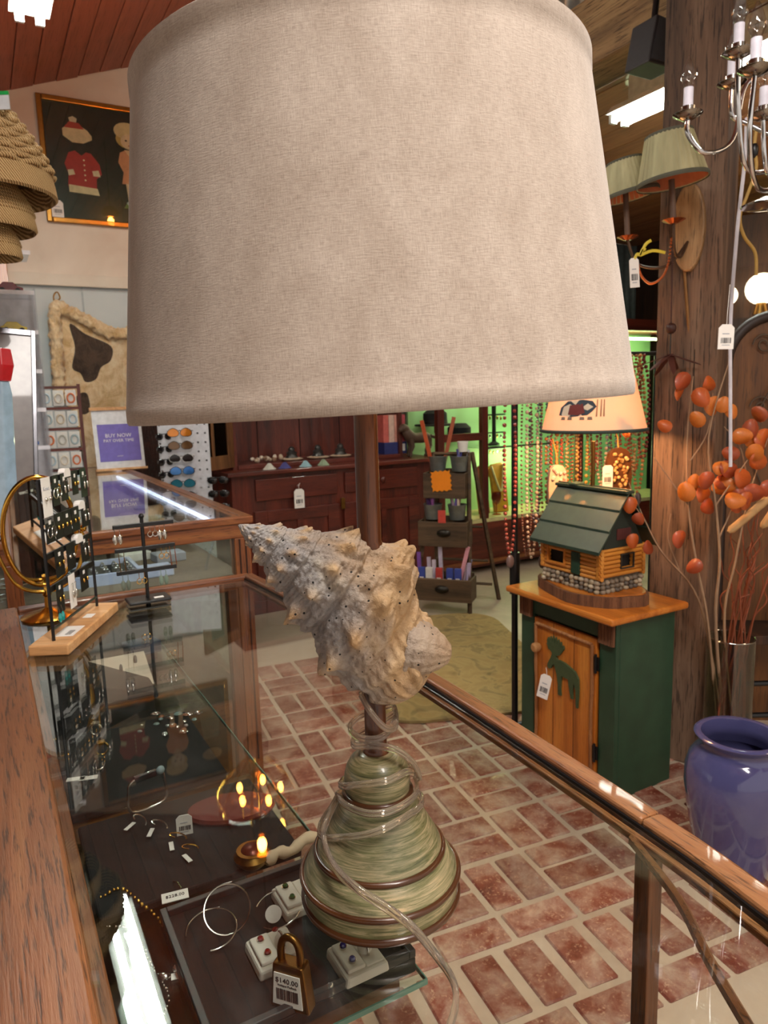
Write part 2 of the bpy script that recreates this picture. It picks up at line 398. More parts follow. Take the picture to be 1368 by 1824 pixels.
# fluorescent fixtures
TUBE = emis('fluorescent_tube', 'f2fbf0', 60)
def fixture(label, a, b0, b1, z, room=0):
    t = thing('fluorescent_light', label, 'ceiling light', AB(a, (b0+b1)/2, z), TH); L = (b1-b0)/2
    MB().prism([(-.09, .03), (.09, .03), (.05, .075), (-.05, .075)], -L, L).build('housing', plain('e6e6e0', .5), t)
    MB().lohi((-.03, -L+.1, .075), (.03, L-.1, .2)).build('hanger', plain('c8c8c0', .5), t)
    for s in (-1, 1):
        MB().tube([(s*.045, -L+.02, .008), (s*.045, L-.02, .008)], .018, 10).build('tube', TUBE, t, smooth=40)
        MB().lohi((s*.045-.02, L-.02, -.012), (s*.045+.02, L, .03)).build('end_cap', plain('d8d8d8', .4), t)
fixture('twin tube fluorescent light under the red plank ceiling, top left', .41, 2.65, 4.12, 3.30)
fixture('twin tube fluorescent light behind the timber post', 3.2, 1.9, 3.02, 2.9)
# dark speaker under the beam
sp = thing('wall_speaker', 'dark angular speaker box hung under the beam left of the post', 'speaker', PY(1163, 98, 3.0), TH)
MB().prism([(-.09, -.06), (.06, -.06), (.09, .10), (-.05, .11)], -.06, .06).build('cabinet', plain('2a2628', .6), sp, bevel=.006)
MB().prism([(-.08, -.05), (.05, -.05), (.08, .09), (-.04, .10)], -.063, -.06).build('grille', plain('3a3638', .9), sp)
MB().tube([(0, 0, .1), (.02, 0, 3.0-sp.location.z), (2.5-ab(sp.location)[0]+.02, 0, 3.0-sp.location.z)], .012, 8).build('bracket', BLACK, sp)
# ================================================================ COUNTER CASE (near)
off = (-.3, -.9, 0)
case = thing('display_case', 'oak framed glass display counter the shell lamp stands on', 'display case', AB(.3, .9, 0), TH)
MB(off).lohi((-.30, -.35, .915), (.036, 1.965, .974)).build('counter_board', OAK, case, bevel=.006)
MB(off).lohi((.036, -.35, .925), (.05, 1.93, .958)).build('inner_bead', OAK, case, bevel=.002)
MB(off).lohi((.036, 1.93, .935), (.632, 1.965, .974)).build('end_rail', OAKX, case, bevel=.004)
edge = smooth_path([(.612, 1.95), (.630, 1.6), (.634, 1.0), (.616, .525), (.597, .352), (.56, .1), (.5, -.2)], 5)
def ribbon(pts, w0, w1, z0, z1):
    m = MB(off); n = len(pts); vs = []
    for i, p in enumerate(pts):
        t = Vector(pts[min(i+1, n-1)]) - Vector(pts[max(i-1, 0)]); t.normalize(); nn = Vector((-t[1], t[0]))
        for w_, z in ((w0, z0), (w1, z0), (w1, z1), (w0, z1)): vs.append((p[0]+nn[0]*w_, p[1]+nn[1]*w_, z))
    fs = [(i*4+k, i*4+(k+1) % 4, i*4+4+(k+1) % 4, i*4+4+k) for i in range(n-1) for k in range(4)] + [(0, 1, 2, 3), tuple(range(n*4-4, n*4))[::-1]]
    return m.add(vs, fs)
edge2 = [(p[0], p[1]) for p in [Vector((*q, 0)) if len(q) == 2 else q for q in edge]]
ks = min(range(len(edge2)), key=lambda i: abs(edge2[i][1]-.525)); e1 = edge2[:ks+1]; e2_ = edge2[ks:]
ribbon(e1, 0, .03, .945, .975).build('front_rail', OAK, case, bevel=.004)
ribbon(e2_, 0, .03, .945, .975).build('front_rail', OAK, case, bevel=.004)
ribbon(edge2, -.003, 0, .9575, .9675).build('gasket', BLACK, case); ribbon(edge2, -.010, -.001, .947, .9572).build('inner_moulding', OAK, case, bevel=.002)
gp = [(.036, -.3), (.036, 1.93)] + [(p[0]-.006, p[1]) for p in edge2 if p[1] < 1.935] 
MB(off).prism(gp, .960, .966, 'z').build('glass_top', TOPG, case)
for (a, b) in ((.607, .505), (.6, 1.93), (.055, 1.93), (.05, -.3)):
    MB(off).lohi((a-.011, b-.011, 0), (a+.011, b+.011, .945)).build('corner_post', OAKZ, case, bevel=.002)
MB(off).lohi((.56, 1.925, .0), (.61, 1.96, .94)).build('end_post', OAKZ, case, bevel=.002)
MB(off).lohi((.06, 1.94, .28), (.57, 1.946, .935)).build('end_pane', GLASS, case)
MB(off).lohi((.04, 1.93, .04), (.6, 1.955, .26)).build('end_panel', OAKX, case)
s0 = ab(PZ(1138, 1490, .952)); s1 = ab(PZ(1345, 1845, .952))
MB(off).tube(smooth_path([(s0[0]-.012, s0[1], .952), (s0[0]*.6+s1[0]*.4+.004, s0[1]*.6+s1[1]*.4, .95), (s0[0]*.3+s1[0]*.7-.002, s0[1]*.3+s1[1]*.7, .952), (s1[0], s1[1], .95)], 5), [.0085]*16, 6, flat=.5).build('lower_bead', OAK, case)
MB(off).lohi((-.29, -.3, .0), (-.27, 1.93, .915)).build('back_panel', CHERRY, case)
SZ = .845
MB(off).lohi((.052, .582, SZ-.006), (.357, 1.9, SZ)).build('glass_shelf', glass('shelf_glass', 'eef6f2'), case)
MB(off).lohi((.052, .580, SZ-.006), (.358, .582, SZ)).lohi((.357, .582, SZ-.006), (.3585, 1.9, SZ)).build('shelf_edge', EDGEG, case)
for b in (.62, 1.1, 1.85): MB(off).lohi((.04, b-.01, SZ-.03), (.34, b+.01, SZ-.007)).build('shelf_bracket', OAKX, case)
# bottom deck of dark goods under the shelf
MB(off).lohi((.04, .0, .60), (.335, 1.9, .62)).build('lower_deck', plain('15120f', .7), case, bevel=.002)
MB(off).lohi((.04, 1.90, .62), (.335, 1.915, .93)).build('dark_backboard', plain('1c1a1e', .6), case)
# ================================================================ SHELL LAMP
LX, LY, GT = -.0145, .661, .966
lamp = thing('table_lamp', 'tall table lamp with a spiky conch shell stem and cream drum shade', 'lamp', (LX, LY, GT))
def green_mat():
    t = NT('brushed_sage_paint'); t.rough(.33, 0, .25); tc = t.add('ShaderNodeTexCoord'); mp = t.add('ShaderNodeMapping'); mp.inputs['Rotation'].default_value = (.1, .08, 0); mp.inputs['Scale'].default_value = (12, 12, 210)
    t.ln(tc.outputs['Object'], mp.inputs[0]); n = t.noise(mp.outputs[0], 1.6, 7, .9, .72); n2 = t.noise(t.coord((9, 9, 14)), 1, 4)
    a = t.ramp(n, [(.32, '454a34'), (.44, '74744f'), (.55, '9c9474'), (.70, 'd0b894')]); b = t.ramp(n2, [(.35, 'a0a696'), (.62, 'fff0d8')])
    t.color(t.mix(.55, a, b, 'MULTIPLY')); t.bump(n, .12, .001); return t.m
SAGE = green_mat()
k_ = lambda z: (LY*math.cos(PITCH)+(CZ-z)*math.sin(PITCH))/F
def ring(z, hw, tr_, name='ring'):
    R = hw*k_(z); pr = [(R-tr_*1.6, z-GT-tr_)]
    for i in range(9): q = -R90+i*math.pi/8; pr.append((R-tr_+tr_*math.cos(q), z-GT+tr_*math.sin(q)))
    pr.append((R-tr_*1.6, z-GT+tr_)); return MB().lathe(pr, 64, cap=False).build(name, WALNUT, lamp, smooth=50)
def rz_(px): return px*k_(1.0)
zz = lambda y: PY(678, y, LY).z
Z0 = GT
h = lambda z: z-GT
# base block profile (sage)
B = [(0, .001), (.074, .001), (.0770, .006), (.0778, .016), (.0782, .022), (.0782, .026), (.0765, .031), (.0735, .038), (.068, .046), (.0645, .050), (.0622, .054), (.0605, .059), (.0565, .067), (.052, .075), (.0475, .083), (.043, .091), (.039, .099), (.036, .106), (.0338, .110), (.0318, .113), (.0322, .117), (.0326, .122), (.0322, .130), (.0300, .138), (.026, .145), (.0195, .150), (.013, .152), (0, .153)]
MB().lathe(B, 72, cap=False).build('base', SAGE, lamp, smooth=40)
RINGM = plain('4a2a14', .28, 0, .25, 'dark_brown_ring')
def ring2(R, z, tr_):
    pr = [(R+tr_*math.cos(-R90*1.0+i*math.pi*2/14), z+tr_*math.sin(-R90+i*math.pi*2/14)) for i in range(15)]
    MB().lathe(pr, 72, cap=False).build('ring', RINGM, lamp, smooth=60)
ring2(.0762, .0045, .0042); ring2(.0782, .0275, .003); ring2(.0632, .0518, .0031); ring2(.0330, .1115, .0024)
MB().lathe([(0, .149), (.0120, .149), (.0130, .152), (.0120, .156), (.0106, .158), (.0103, .26), (0, .26)], 32, cap=False).build('lower_pole', WALNUT, lamp, smooth=40)
MB().lathe([(0, .33), (.0125, .33), (.0132, .356), (.0125, .360), (.0112, .363), (.0105, .56), (0, .56)], 32, cap=False).build('upper_pole', WALNUT, lamp, smooth=40)
# ---- shell
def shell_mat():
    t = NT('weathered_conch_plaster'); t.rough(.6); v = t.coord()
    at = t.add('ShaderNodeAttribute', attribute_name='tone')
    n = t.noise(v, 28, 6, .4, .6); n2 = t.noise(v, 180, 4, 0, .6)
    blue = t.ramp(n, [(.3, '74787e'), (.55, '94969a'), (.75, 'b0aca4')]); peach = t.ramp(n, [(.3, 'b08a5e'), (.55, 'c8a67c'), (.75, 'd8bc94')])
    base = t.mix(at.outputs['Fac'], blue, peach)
    vo = t.add('ShaderNodeTexVoronoi'); vo.inputs['Scale'].default_value = 140; vo.inputs['Randomness'].default_value = 1; t.ln(v, vo.inputs[0])
    vo2 = t.add('ShaderNodeTexVoronoi', feature='F1'); vo2.inputs['Scale'].default_value = 140; t.ln(v, vo2.inputs[0])
    g = t.add('ShaderNodeMath', operation='GREATER_THAN'); sep = t.add('ShaderNodeSeparateColor'); t.ln(vo.outputs['Color'], sep.inputs[0]); t.ln(sep.outputs[0], g.inputs[0]); g.inputs[1].default_value = .45
    l = t.add('ShaderNodeMath', operation='LESS_THAN'); t.ln(vo2.outputs['Distance'], l.inputs[0]); l.inputs[1].default_value = .155
    mu = t.add('ShaderNodeMath', operation='MULTIPLY'); t.ln(g.outputs[0], mu.inputs[0]); t.ln(l.outputs[0], mu.inputs[1])
    t.color(t.mix(mu.outputs[0], base, '17120e'))
    rib = t.add('ShaderNodeAttribute', attribute_name='rib'); ad = t.add('ShaderNodeMath', operation='ADD'); m2 = t.add('ShaderNodeMath', operation='MULTIPLY'); t.ln(n2, m2.inputs[0]); m2.inputs[1].default_value = 1.6
    t.ln(rib.outputs['Fac'], ad.inputs[0]); t.ln(m2.outputs[0], ad.inputs[1]); t.bump(ad.outputs[0], .75, .0028); return t.m
SPX = .000539
e_s = Vector((.68, .73)); e_n = Vector((.73, -.68))
def sp(s, n): # silhouette px -> lamp local
    x = 425+e_s.x*s+e_n.x*n; y = 935+e_s.y*s+e_n.y*n
    P = PY(x, y, LY); return Vector((P.x-LX, 0, P.z-GT))
prof = [(0, 0, 2), (18, 7, 14), (50, 19, 31), (85, 28, 47), (124, 45, 68), (160, 56, 84), (192, 64, 96), (225, 70, 106), (255, 70, 110), (281, 64, 107), (310, 50, 95), (338, 40, 85), (365, 36, 80), (390, 34, 72), (408, 33, 60), (420, 32, 46), (429, 31, 28), (434, 30, 4)]
def lerp_prof(s):
    for (a, b) in zip(prof, prof[1:]):
        if s <= b[0]:
            t = (s-a[0])/(b[0]-a[0]); return a[1]+(b[1]-a[1])*t, a[2]+(b[2]-a[2])*t
    return prof[-1][1:]
NS, NP = 210, 180
verts = []; tone = []; rib = []
rnd = random.Random(3)
ax = (sp(100, 0)-sp(0, 0)).normalized(); nx = (sp(0, 100)-sp(0, 0)).normalized(); dx = Vector((0, -1, 0))
def h2(i, j): return (math.sin(i*127.1+j*311.7)*43758.5453) % 1
def vn(x, y):
    i, j = math.floor(x), math.floor(y); fx, fy = x-i, y-j; fx = fx*fx*(3-2*fx); fy = fy*fy*(3-2*fy)
    return (h2(i, j)*(1-fx)+h2(i+1, j)*fx)*(1-fy)+(h2(i, j+1)*(1-fx)+h2(i+1, j+1)*fx)*fy
WHN = 11.0  # knobs per turn
for i in range(NS+1):
    s = 434*(i/NS)**1.0
    c, w = lerp_prof(s)
    cen = sp(s, c)
    for j in range(NP):
        ph = 2*math.pi*j/NP
        # whorl coordinate: geometric spacing of the spire, offset by the angle
        T = math.log((s+26)/26.0)/math.log(1.52)-ph/(2*math.pi)
        fr = T-math.floor(T)
        # steep suture, then shoulder, then slope
        step = (1-fr)**1.5*.0-.10*math.exp(-((fr-.0)/.07)**2)-.10*math.exp(-((fr-1)/.07)**2)
        kn = max(0, math.cos(2*math.pi*(T*1.0+ph/(2*math.pi)*(WHN))*1.0))
        kphase = (ph/(2*math.pi)+math.floor(T)*.37)*WHN
        kc = kphase-math.floor(kphase)-.5
        knob = math.exp(-(abs(kc)/.2)**1.6-(abs(fr-.52)/.15)**1.6)*.30
        knob2 = math.exp(-(kc/.25)**2-((fr-.83)/.07)**2)*.06
        fade = min(1, s/25)*(1 if s < 395 else max(0, (434-s)/39))
        lip = .09*math.exp(-((s-352)/9)**2)*(1 if math.sin(ph) > -.2 else .3) - .07*math.exp(-((s-372)/9)**2)
        ribv = .5+.5*math.sin(T*2*math.pi*9)
        flute = .5+.5*math.sin(ph*26)
        nz = (vn(T*5, ph*7)-.5)*.11+(vn(T*17, ph*24)-.5)*.06
        rr = w*(1+fade*(step+knob+knob2+nz+ribv*.010)+lip+(flute*.03 if s > 325 else 0)*fade)
        rr *= SPX
        p = cen+nx*math.cos(ph)*rr+dx*math.sin(ph)*rr*.86
        verts.append(p)
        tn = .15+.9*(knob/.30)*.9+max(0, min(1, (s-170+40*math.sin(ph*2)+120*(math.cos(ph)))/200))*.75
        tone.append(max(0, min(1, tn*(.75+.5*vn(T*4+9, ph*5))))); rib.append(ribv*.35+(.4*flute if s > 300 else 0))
faces = [(i*NP+j, i*NP+(j+1) % NP, (i+1)*NP+(j+1) % NP, (i+1)*NP+j) for i in range(NS) for j in range(NP)]
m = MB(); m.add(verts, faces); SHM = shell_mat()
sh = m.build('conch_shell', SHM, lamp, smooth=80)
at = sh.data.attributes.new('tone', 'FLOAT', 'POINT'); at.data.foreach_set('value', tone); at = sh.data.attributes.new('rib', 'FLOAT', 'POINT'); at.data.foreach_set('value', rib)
# siphon stub at right
P0 = PY(722, 1150, LY-.012)-Vector((LX, LY, GT)); P1 = PY(804, 1166, LY-.015)-Vector((LX, LY, GT)); d = P1-P0
q = d.normalized(); u1 = q.orthogonal().normalized(); u2 = q.cross(u1); vs = []; n1, n2_ = 30, 60; tn = []; rb = []
for i in range(n1+1):
    t = i/n1; R = (.0245*(1-t)**.55*(.9+.2*math.sin(t*3))+.0045)*(1 if t < .97 else .5)
    for j in range(n2_):
        a = 2*math.pi*j/n2_; fl_ = 1+.022*math.sin(a*15)+.025*math.sin(t*34)+.05*(vn(t*9, a*4)-.5)
        vs.append(P0+d*t+(u1*math.cos(a)+u2*math.sin(a))*R*fl_); tn.append(.45+.3*t); rb.append(.25+.25*math.sin(a*13))
m = MB().add(vs, [(i*n2_+j, i*n2_+(j+1) % n2_, (i+1)*n2_+(j+1) % n2_, (i+1)*n2_+j) for i in range(n1) for j in range(n2_)]+[tuple(range(n1*n2_, (n1+1)*n2_))])
st = m.build('siphon_canal', SHM, lamp, smooth=80); at = st.data.attributes.new('tone', 'FLOAT', 'POINT'); at.data.foreach_set('value', tn); at = st.data.attributes.new('rib', 'FLOAT', 'POINT'); at.data.foreach_set('value', rb)
# ---- shade (tilted a little on its harp)
def linen():
    t = NT('oatmeal_linen'); t.rough(.85); t.b.inputs['Sheen Weight'].default_value = .25
    tc = t.add('ShaderNodeTexCoord'); sx = t.add('ShaderNodeSeparateXYZ'); t.ln(tc.outputs['Object'], sx.inputs[0])
    atn = t.add('ShaderNodeMath', operation='ARCTAN2'); t.ln(sx.outputs[1], atn.inputs[0]); t.ln(sx.outputs[0], atn.inputs[1])
    cb = t.add('ShaderNodeCombineXYZ'); t.ln(atn.outputs[0], cb.inputs[0]); t.ln(sx.outputs[2], cb.inputs[1])
    def nn(sc, d):
        mp = t.add('ShaderNodeMapping'); mp.inputs['Scale'].default_value = sc; t.ln(cb.outputs[0], mp.inputs[0]); return t.noise(mp.outputs[0], 1, d, .2, .6)
    a = nn((34, 1100, 1), 4); b = nn((420, 140, 1), 3); c = nn((6, 18, 1), 3); f = nn((60, 160, 1), 2)
    ad = t.add('ShaderNodeMath', operation='ADD'); t.ln(a, ad.inputs[0]); t.ln(b, ad.inputs[1]); hf = t.add('ShaderNodeMath', operation='MULTIPLY'); hf.inputs[1].default_value = .5; t.ln(ad.outputs[0], hf.inputs[0])
    col = t.ramp(hf.outputs[0], [(.32, '96877a'), (.5, 'b3a496'), (.68, 'c3b5a7')]); soft = t.ramp(c, [(.3, 'e6e2de'), (.7, 'ffffff')]); fleck = t.ramp(f, [(.16, '6a5140'), (.22, 'ffffff')])
    t.color(t.mix(1, t.mix(1, col, soft, 'MULTIPLY'), fleck, 'MULTIPLY')); t.bump(hf.outputs[0], .35, .0012); return t.m
hb, hR, tR, hh = .4847, .2182, .1886, .266
tilt = math.radians(-1.9)
mats = Matrix.Translation((.0145, 0, hb)) @ Matrix.Rotation(tilt, 4, 'Y')
pr = [(hR-.0022, .0005), (hR-.0006, 0), (hR+.0006, .002), (hR+.0006, .012), (hR, .0135)] + [(hR+(tR-hR)*t/20, .0135+(hh-.027)*t/20) for t in range(1, 20)] + [(tR, hh-.0135), (tR+.0006, hh-.012), (tR+.0006, hh-.001), (tR-.0006, hh), (tR-.0022, hh-.0005)] + [(tR-.0022+(hR-tR)*t/10, hh-.001-(hh-.002)*t/10) for t in range(1, 11)]
LIN = linen()
sd_ = MB().lathe(pr, 160, cap=False).build('shade', LIN, lamp, smooth=50); sd_.matrix_local = mats
m = MB()
for a in (0, 120, 240): q = math.radians(a); m.tube([(0, 0, hh-.03), (tR*math.cos(q)*.99, tR*math.sin(q)*.99, hh-.008)], .0018, 6)
m.tube([(.006*math.cos(i), .006*math.sin(i), hh-.03) for i in range(7)], .002, 5)
sp_ = m.build('spider', BRASS, sd_)
MB().tube(smooth_path([(-.03, 0, .56), (-.055, 0, .62), (-.05, 0, .70), (0, 0, .745), (.05, 0, .70), (.055, 0, .62), (.03, 0, .56)], 6), .0018, 6).build('harp', BRASS, lamp)
MB().lathe([(0, .56), (.016, .56), (.017, .60), (.012, .61), (0, .61)], 16).build('socket', BRASS, lamp, smooth=40)
MB().lathe([(0, .61), (.012, .61), (.014, .63), (.028, .66), (.03, .68), (.022, .70), (0, .71)], 20).build('bulb', plain('f2eee8', .4), lamp, smooth=60)
# ---- clear twin cord
CORD = None
t = NT('clear_vinyl_cord'); t.rough(.05, 0, .5); t.color('f0e4d4'); t.b.inputs['Transmission Weight'].default_value = .9; t.b.inputs['IOR'].default_value = 1.42; CORD = t.m
def cp(x, y, dy): P = PY(x, y, LY+dy); return P-Vector((LX, LY, GT))
path = [cp(642, 1236, -.01), cp(660, 1268, -.022), cp(688, 1298, -.024), cp(706, 1290, -.004), cp(700, 1258, .016), cp(672, 1262, .022), cp(640, 1276, .018), cp(623, 1296, .0), cp(640, 1314, -.016), cp(672, 1316, -.020), cp(694, 1300, -.012), cp(704, 1272, .012), cp(672, 1290, .022), cp(634, 1312, .012), cp(631, 1328, -.006), cp(664, 1328, -.02), cp(705, 1336, -.026), cp(735, 1358, -.02), cp(748, 1385, -.002), cp(730, 1362, .03), cp(680, 1370, .042), cp(620, 1385, .024), cp(609, 1397, -.004), cp(640, 1398, -.034), cp(690, 1390, -.038), cp(728, 1374, -.016), cp(742, 1392, .008), cp(738, 1418, -.018), cp(700, 1443, -.044), cp(656, 1449, -.048), cp(616, 1434, -.03), cp(606, 1418, -.002), cp(640, 1415, .040), cp(700, 1410, .044), cp(738, 1420, .010), cp(740, 1440, -.018), cp(700, 1468, -.050), cp(650, 1487, -.056), cp(598, 1491, -.030), cp(584, 1478, .0), cp(598, 1430, .03), cp(640, 1405, .040), cp(620, 1398, .01)]
path2 = [cp(606, 1420, -.006), cp(590, 1446, -.004), cp(577, 1478, -.016), cp(582, 1515, -.042), cp(602, 1552, -.065), cp(640, 1586, -.083), cp(690, 1618, -.094), cp(735, 1652, -.106), (lambda P: P-Vector((LX, LY, GT)))(PZ(775, 1700, GT+.006)), (lambda P: P-Vector((LX, LY, GT)))(PZ(806, 1745, GT+.0035)), (lambda P: P-Vector((LX, LY, GT)))(PZ(812, 1785, GT+.0035)), (lambda P: P-Vector((LX, LY, GT)))(PZ(800, 1830, GT+.0035)), (lambda P: P-Vector((LX, LY, GT)))(PZ(770, 1900, GT+.0035))]
def push(P):  # keep cord outside the base body
    r = math.hypot(P.x, P.y); z = P.z; need = 0
    for (r0, z0), (r1, z1) in zip(B[1:], B[2:]):
        if z0 <= z <= z1 and z1 > z0: need = r0+(r1-r0)*(z-z0)/(z1-z0)
    if z > .158: need = max(need, .0115)
    need += .0045
    if r < need and r > 1e-6 and z > .004: return Vector((P.x*need/r, P.y*need/r, z))
    return P
cord = MB()
for pa, r in ((path, .0021), (path2, .0026)):
    q = [push(p) for p in smooth_path(pa, 8)]
    for sgn in (-1, 1):
        cord.tube([p+Vector((0, 0, sgn*r*.82)) for p in q], r, 8)
cord.build('power_cord', CORD, lamp, smooth=80)
# ================================================================ COUNTER TOP THINGS
# yardstick at left edge
ys = thing('yardstick', 'yellow wooden yardstick lying on the oak counter at left edge', 'ruler', AB(-.135, .53, .974), TH+math.radians(-3))
MB().lohi((-.016, -.3, 0), (.016, .3, .004)).build('stick', plain('c9a860', .6), ys)
m = MB()
for i in range(30): m.lohi((.016-(.008 if i % 4 == 0 else .004), -.29+i*.02, .004), (.016, -.2892+i*.02, .0044))
m.build('tick_mark', INK, ys); text('Measure  1 4', .012, INK, ys, (.004, .02, .0042), (0, 0, R90))
# --- earring rack
RK = thing('earring_rack', 'black metal earring rack with four bars on a light wooden base', 'earring rack', (-.69, 1.545, GT), math.radians(92))
bw = MB().lohi((-.155, -.04, 0), (.155, .04, .022)).build('base', LWOOD, RK, bevel=.003)
MB().lohi((-.10, -.028, .022), (-.03, .012, .0225)).build('sticker', WHITE, RK); MB().lohi((.03, -.02, .022), (.06, .0, .0225)).build('sticker', WHITE, RK)
m = MB()
for i in range(8): m.lohi((-.09+.004*i, -.02, .0226), (-.0885+.004*i, -.008, .0228))
m.build('print', INK, RK)
zs = [.342, .262, .19, .122]
RD = .0035
MB().tube([(-.125, 0, .022), (-.125, 0, .35)], RD, 8).build('upright', BLACK, RK); MB().tube([(.125, 0, .022), (.125, 0, .35)], RD, 8).build('upright', BLACK, RK)
for z in zs: MB().lohi((-.125, -.0025, z), (.125, .0025, z+.012)).build('bar', BLACK, RK)
MB().tube([(-.125, 0, .045), (.125, 0, .045)], .003, 8).build('bar', BLACK, RK)
def ear_card(bar, pos, w, h, style, label, mat=None):
    # rack local (x along bar, -y faces the viewer side)
    R = Matrix.Rotation(math.radians(92), 3, 'Z'); P = Vector((-.69, 1.545, GT)) + R @ Vector((pos, -.0045, zs[bar]+.010))
    t = thing('earring_card', label, 'earrings', P, math.radians(92), None)
    MB().lohi((-w/2, -.0008, -h), (w/2, 0, .004)).build('card', mat or plain('0b0c0d', .5), t)
    m = MB(); g = SILVER
    for s in (-1, 1):
        x = s*w*.24
        if style == 'hoop': m.tube([(x+.011*math.cos(i*.5), -.004, -h*.55+.011*math.sin(i*.5)) for i in range(13)], .0012, 6, True)
        elif style == 'drop': m.tube([(x, -.002, -h*.25), (x+.002, -.005, -h*.2), (x, -.005, -h*.45)], .0008, 5).ball((x, -.006, -h*.55), (.0035, .003, .009))
        elif style == 'stud': m.ball((x, -.003, -h*.45), .0045, 8, 5)
        else: m.ball((x, -.004, -h*.5), (.003, .003, .005))
    m.build('earring', g if style != 'gold' else GOLD, t, smooth=60)
    if style != 'stud': MB().lohi((-w*.12, -.0012, -.012), (w*.12, -.0008, -.004)).build('price_sticker', WHITE, t)
    return t
W_ = WHITE
c = ear_card(0, -.1, .042, .088, 'stud', 'tall white earring card with two studs on top bar of rack', W_)
text('Kosaci', .011, GREYP, c, (0, -.001, -.022), (R90, 0, 0)); text('Sterling Silver', .004, INK, c, (0, -.001, -.082), (R90, 0, 0))
ear_card(0, -.055, .034, .06, 'hoop', 'black card with silver hoop earrings beside the tall white card')
ear_card(0, -.01, .036, .055, 'drop', 'black card with silver drop earrings at middle of the top bar')
ear_card(0, .05, .034, .05, 'gold', 'black card with gold beads on the top bar, second from far end')
ear_card(0, .1, .036, .062, 'drop', 'dark green black card at the far end of the top bar', plain('14241a', .5))
for i, (p, st_, lb) in enumerate(((-.1, 'hoop', 'first from the near end'), (-.055, 'gold', 'second from the near end'), (-.012, 'gold', 'in the middle'), (.035, 'gold', 'second from the far end'), (.09, 'drop', 'at the far end'))):
    ear_card(1, p, .042, .05, st_, 'black earring card on the second bar of the rack, '+lb)
for i, (p, st_, lb) in enumerate(((-.07, 'gold', 'nearest'), (-.01, 'stud', 'in the middle'), (.07, 'drop', 'farthest'))):
    ear_card(2, p, .045, .055, st_, 'black earring card on the third bar of the rack, '+lb)
ear_card(3, -.085, .036, .062, 'gold', 'black card with gold earrings at near end of the lowest bar')
ear_card(3, -.02, .034, .07, 'drop', 'white card with long drop earrings on the lowest bar', W_)
ear_card(3, .05, .045, .05, 'gold', 'plain black earring card on the lowest bar, far half')
te = thing('dangle_earrings', 'pair of teal glass dangle earrings at the foot of the black rack', 'earrings', Vector((-.69, 1.545, GT))+RZm(92) @ Vector((-.095, -.008, .075)), math.radians(92))
TEAL = plain('1c8f8a', .1, 0, .6)
for s in (-1, 1): MB().ball((s*.007, 0, -.012), (.005, .004, .011), 6, 4).build('bead', TEAL, te); MB().tube([(s*.007, 0, 0), (s*.007, .003, .012)], .0008, 5).build('hook', SILVER, te)
for i, (bar, pos) in enumerate(((0, .01), (1, .075), (2, .045))):
    P = Vector((-.69, 1.545, GT))+RZm(92) @ Vector((pos, 0, zs[bar]+.012))
    f = MB().prism([(-.016, -.008), (.016, -.008), (.016, .004), (.010, .010), (-.010, .010), (-.016, .004)], -.007, .007).build('shelf_clip', WHITE, loc=P, rz=math.radians(92))
    tag(f, 'white folded paper marker on the %s bar of the earring rack' % ('top', 'second', 'third')[i], 'marker')
# --- brass mirror
MP = PZ(88, 1098, GT)
mir = thing('vanity_mirror', 'oval brass swivel mirror on a round foot behind the earring rack', 'mirror', MP, math.radians(28))
MB().lathe([(0, 0), (.062, 0), (.063, .004), (.05, .010), (.02, .016), (.008, .024), (.007, .05), (.011, .055), (.006, .062), (.006, .075), (0, .075)], 40, cap=False).build('foot', BRASS, mir, smooth=40)
MB().tube(smooth_path([(-.088, 0, .20), (-.092, 0, .16), (-.06, 0, .085), (0, 0, .062), (.06, 0, .085), (.092, 0, .16), (.088, 0, .20)], 6), .0045, 8).build('yoke', BRASS, mir, smooth=60)
MT = Matrix.Translation((0, 0, .205)) @ Matrix.Rotation(math.radians(14), 4, 'X')
o = MB().tube([(.078*math.cos(i*math.pi/32), 0, .138*math.sin(i*math.pi/32)) for i in range(64)], .006, 8, True).build('frame', BRASS, mir, smooth=60); o.matrix_local = MT
o = MB().prism([(.076*math.cos(i*math.pi/24), .136*math.sin(i*math.pi/24)) for i in range(48)], -.002, .002).build('mirror_glass', plain('e8eae8', .02, 1), mir); o.matrix_local = MT
for s in (-1, 1): MB().ball((s*.093, 0, .205), .009, 10, 6).build('pivot_knob', BRASS, mir, smooth=60)
# --- T bar stand
TP = PZ(265, 1082, GT)
tb = thing('earring_stand', 'small black three bar earring tree on the glass counter', 'earring stand', TP, math.radians(30))
MB().lohi((-.05, -.032, .018), (.05, .032, .026)).build('platform', BLACK, tb, bevel=.003)
for x in (-.04, .04):
    for y in (-.024, .024): MB().lathe([(0, 0), (.006, 0), (.006, .018), (0, .018)], 10).build('foot', BLACK, tb)
MB().lohi((-.048, -.03, .004), (.048, .03, .008)).build('tray', plain('20221f', .2, 0, .5), tb)
MB().tube([(0, 0, .026), (0, 0, .225)], .0045, 10).build('post', BLACK, tb, smooth=50); MB().ball((0, 0, .229), .007).build('finial', BLACK, tb, smooth=60)
MB().lohi((.012, -.02, .026), (.035, -.006, .0265)).build('sticker', WHITE, tb)
for i, z in enumerate((.203, .145, .09)): MB().lohi((-.068, -.004, z), (.075, .004, z+.010)).build('bar', BLACK, tb, bevel=.001)
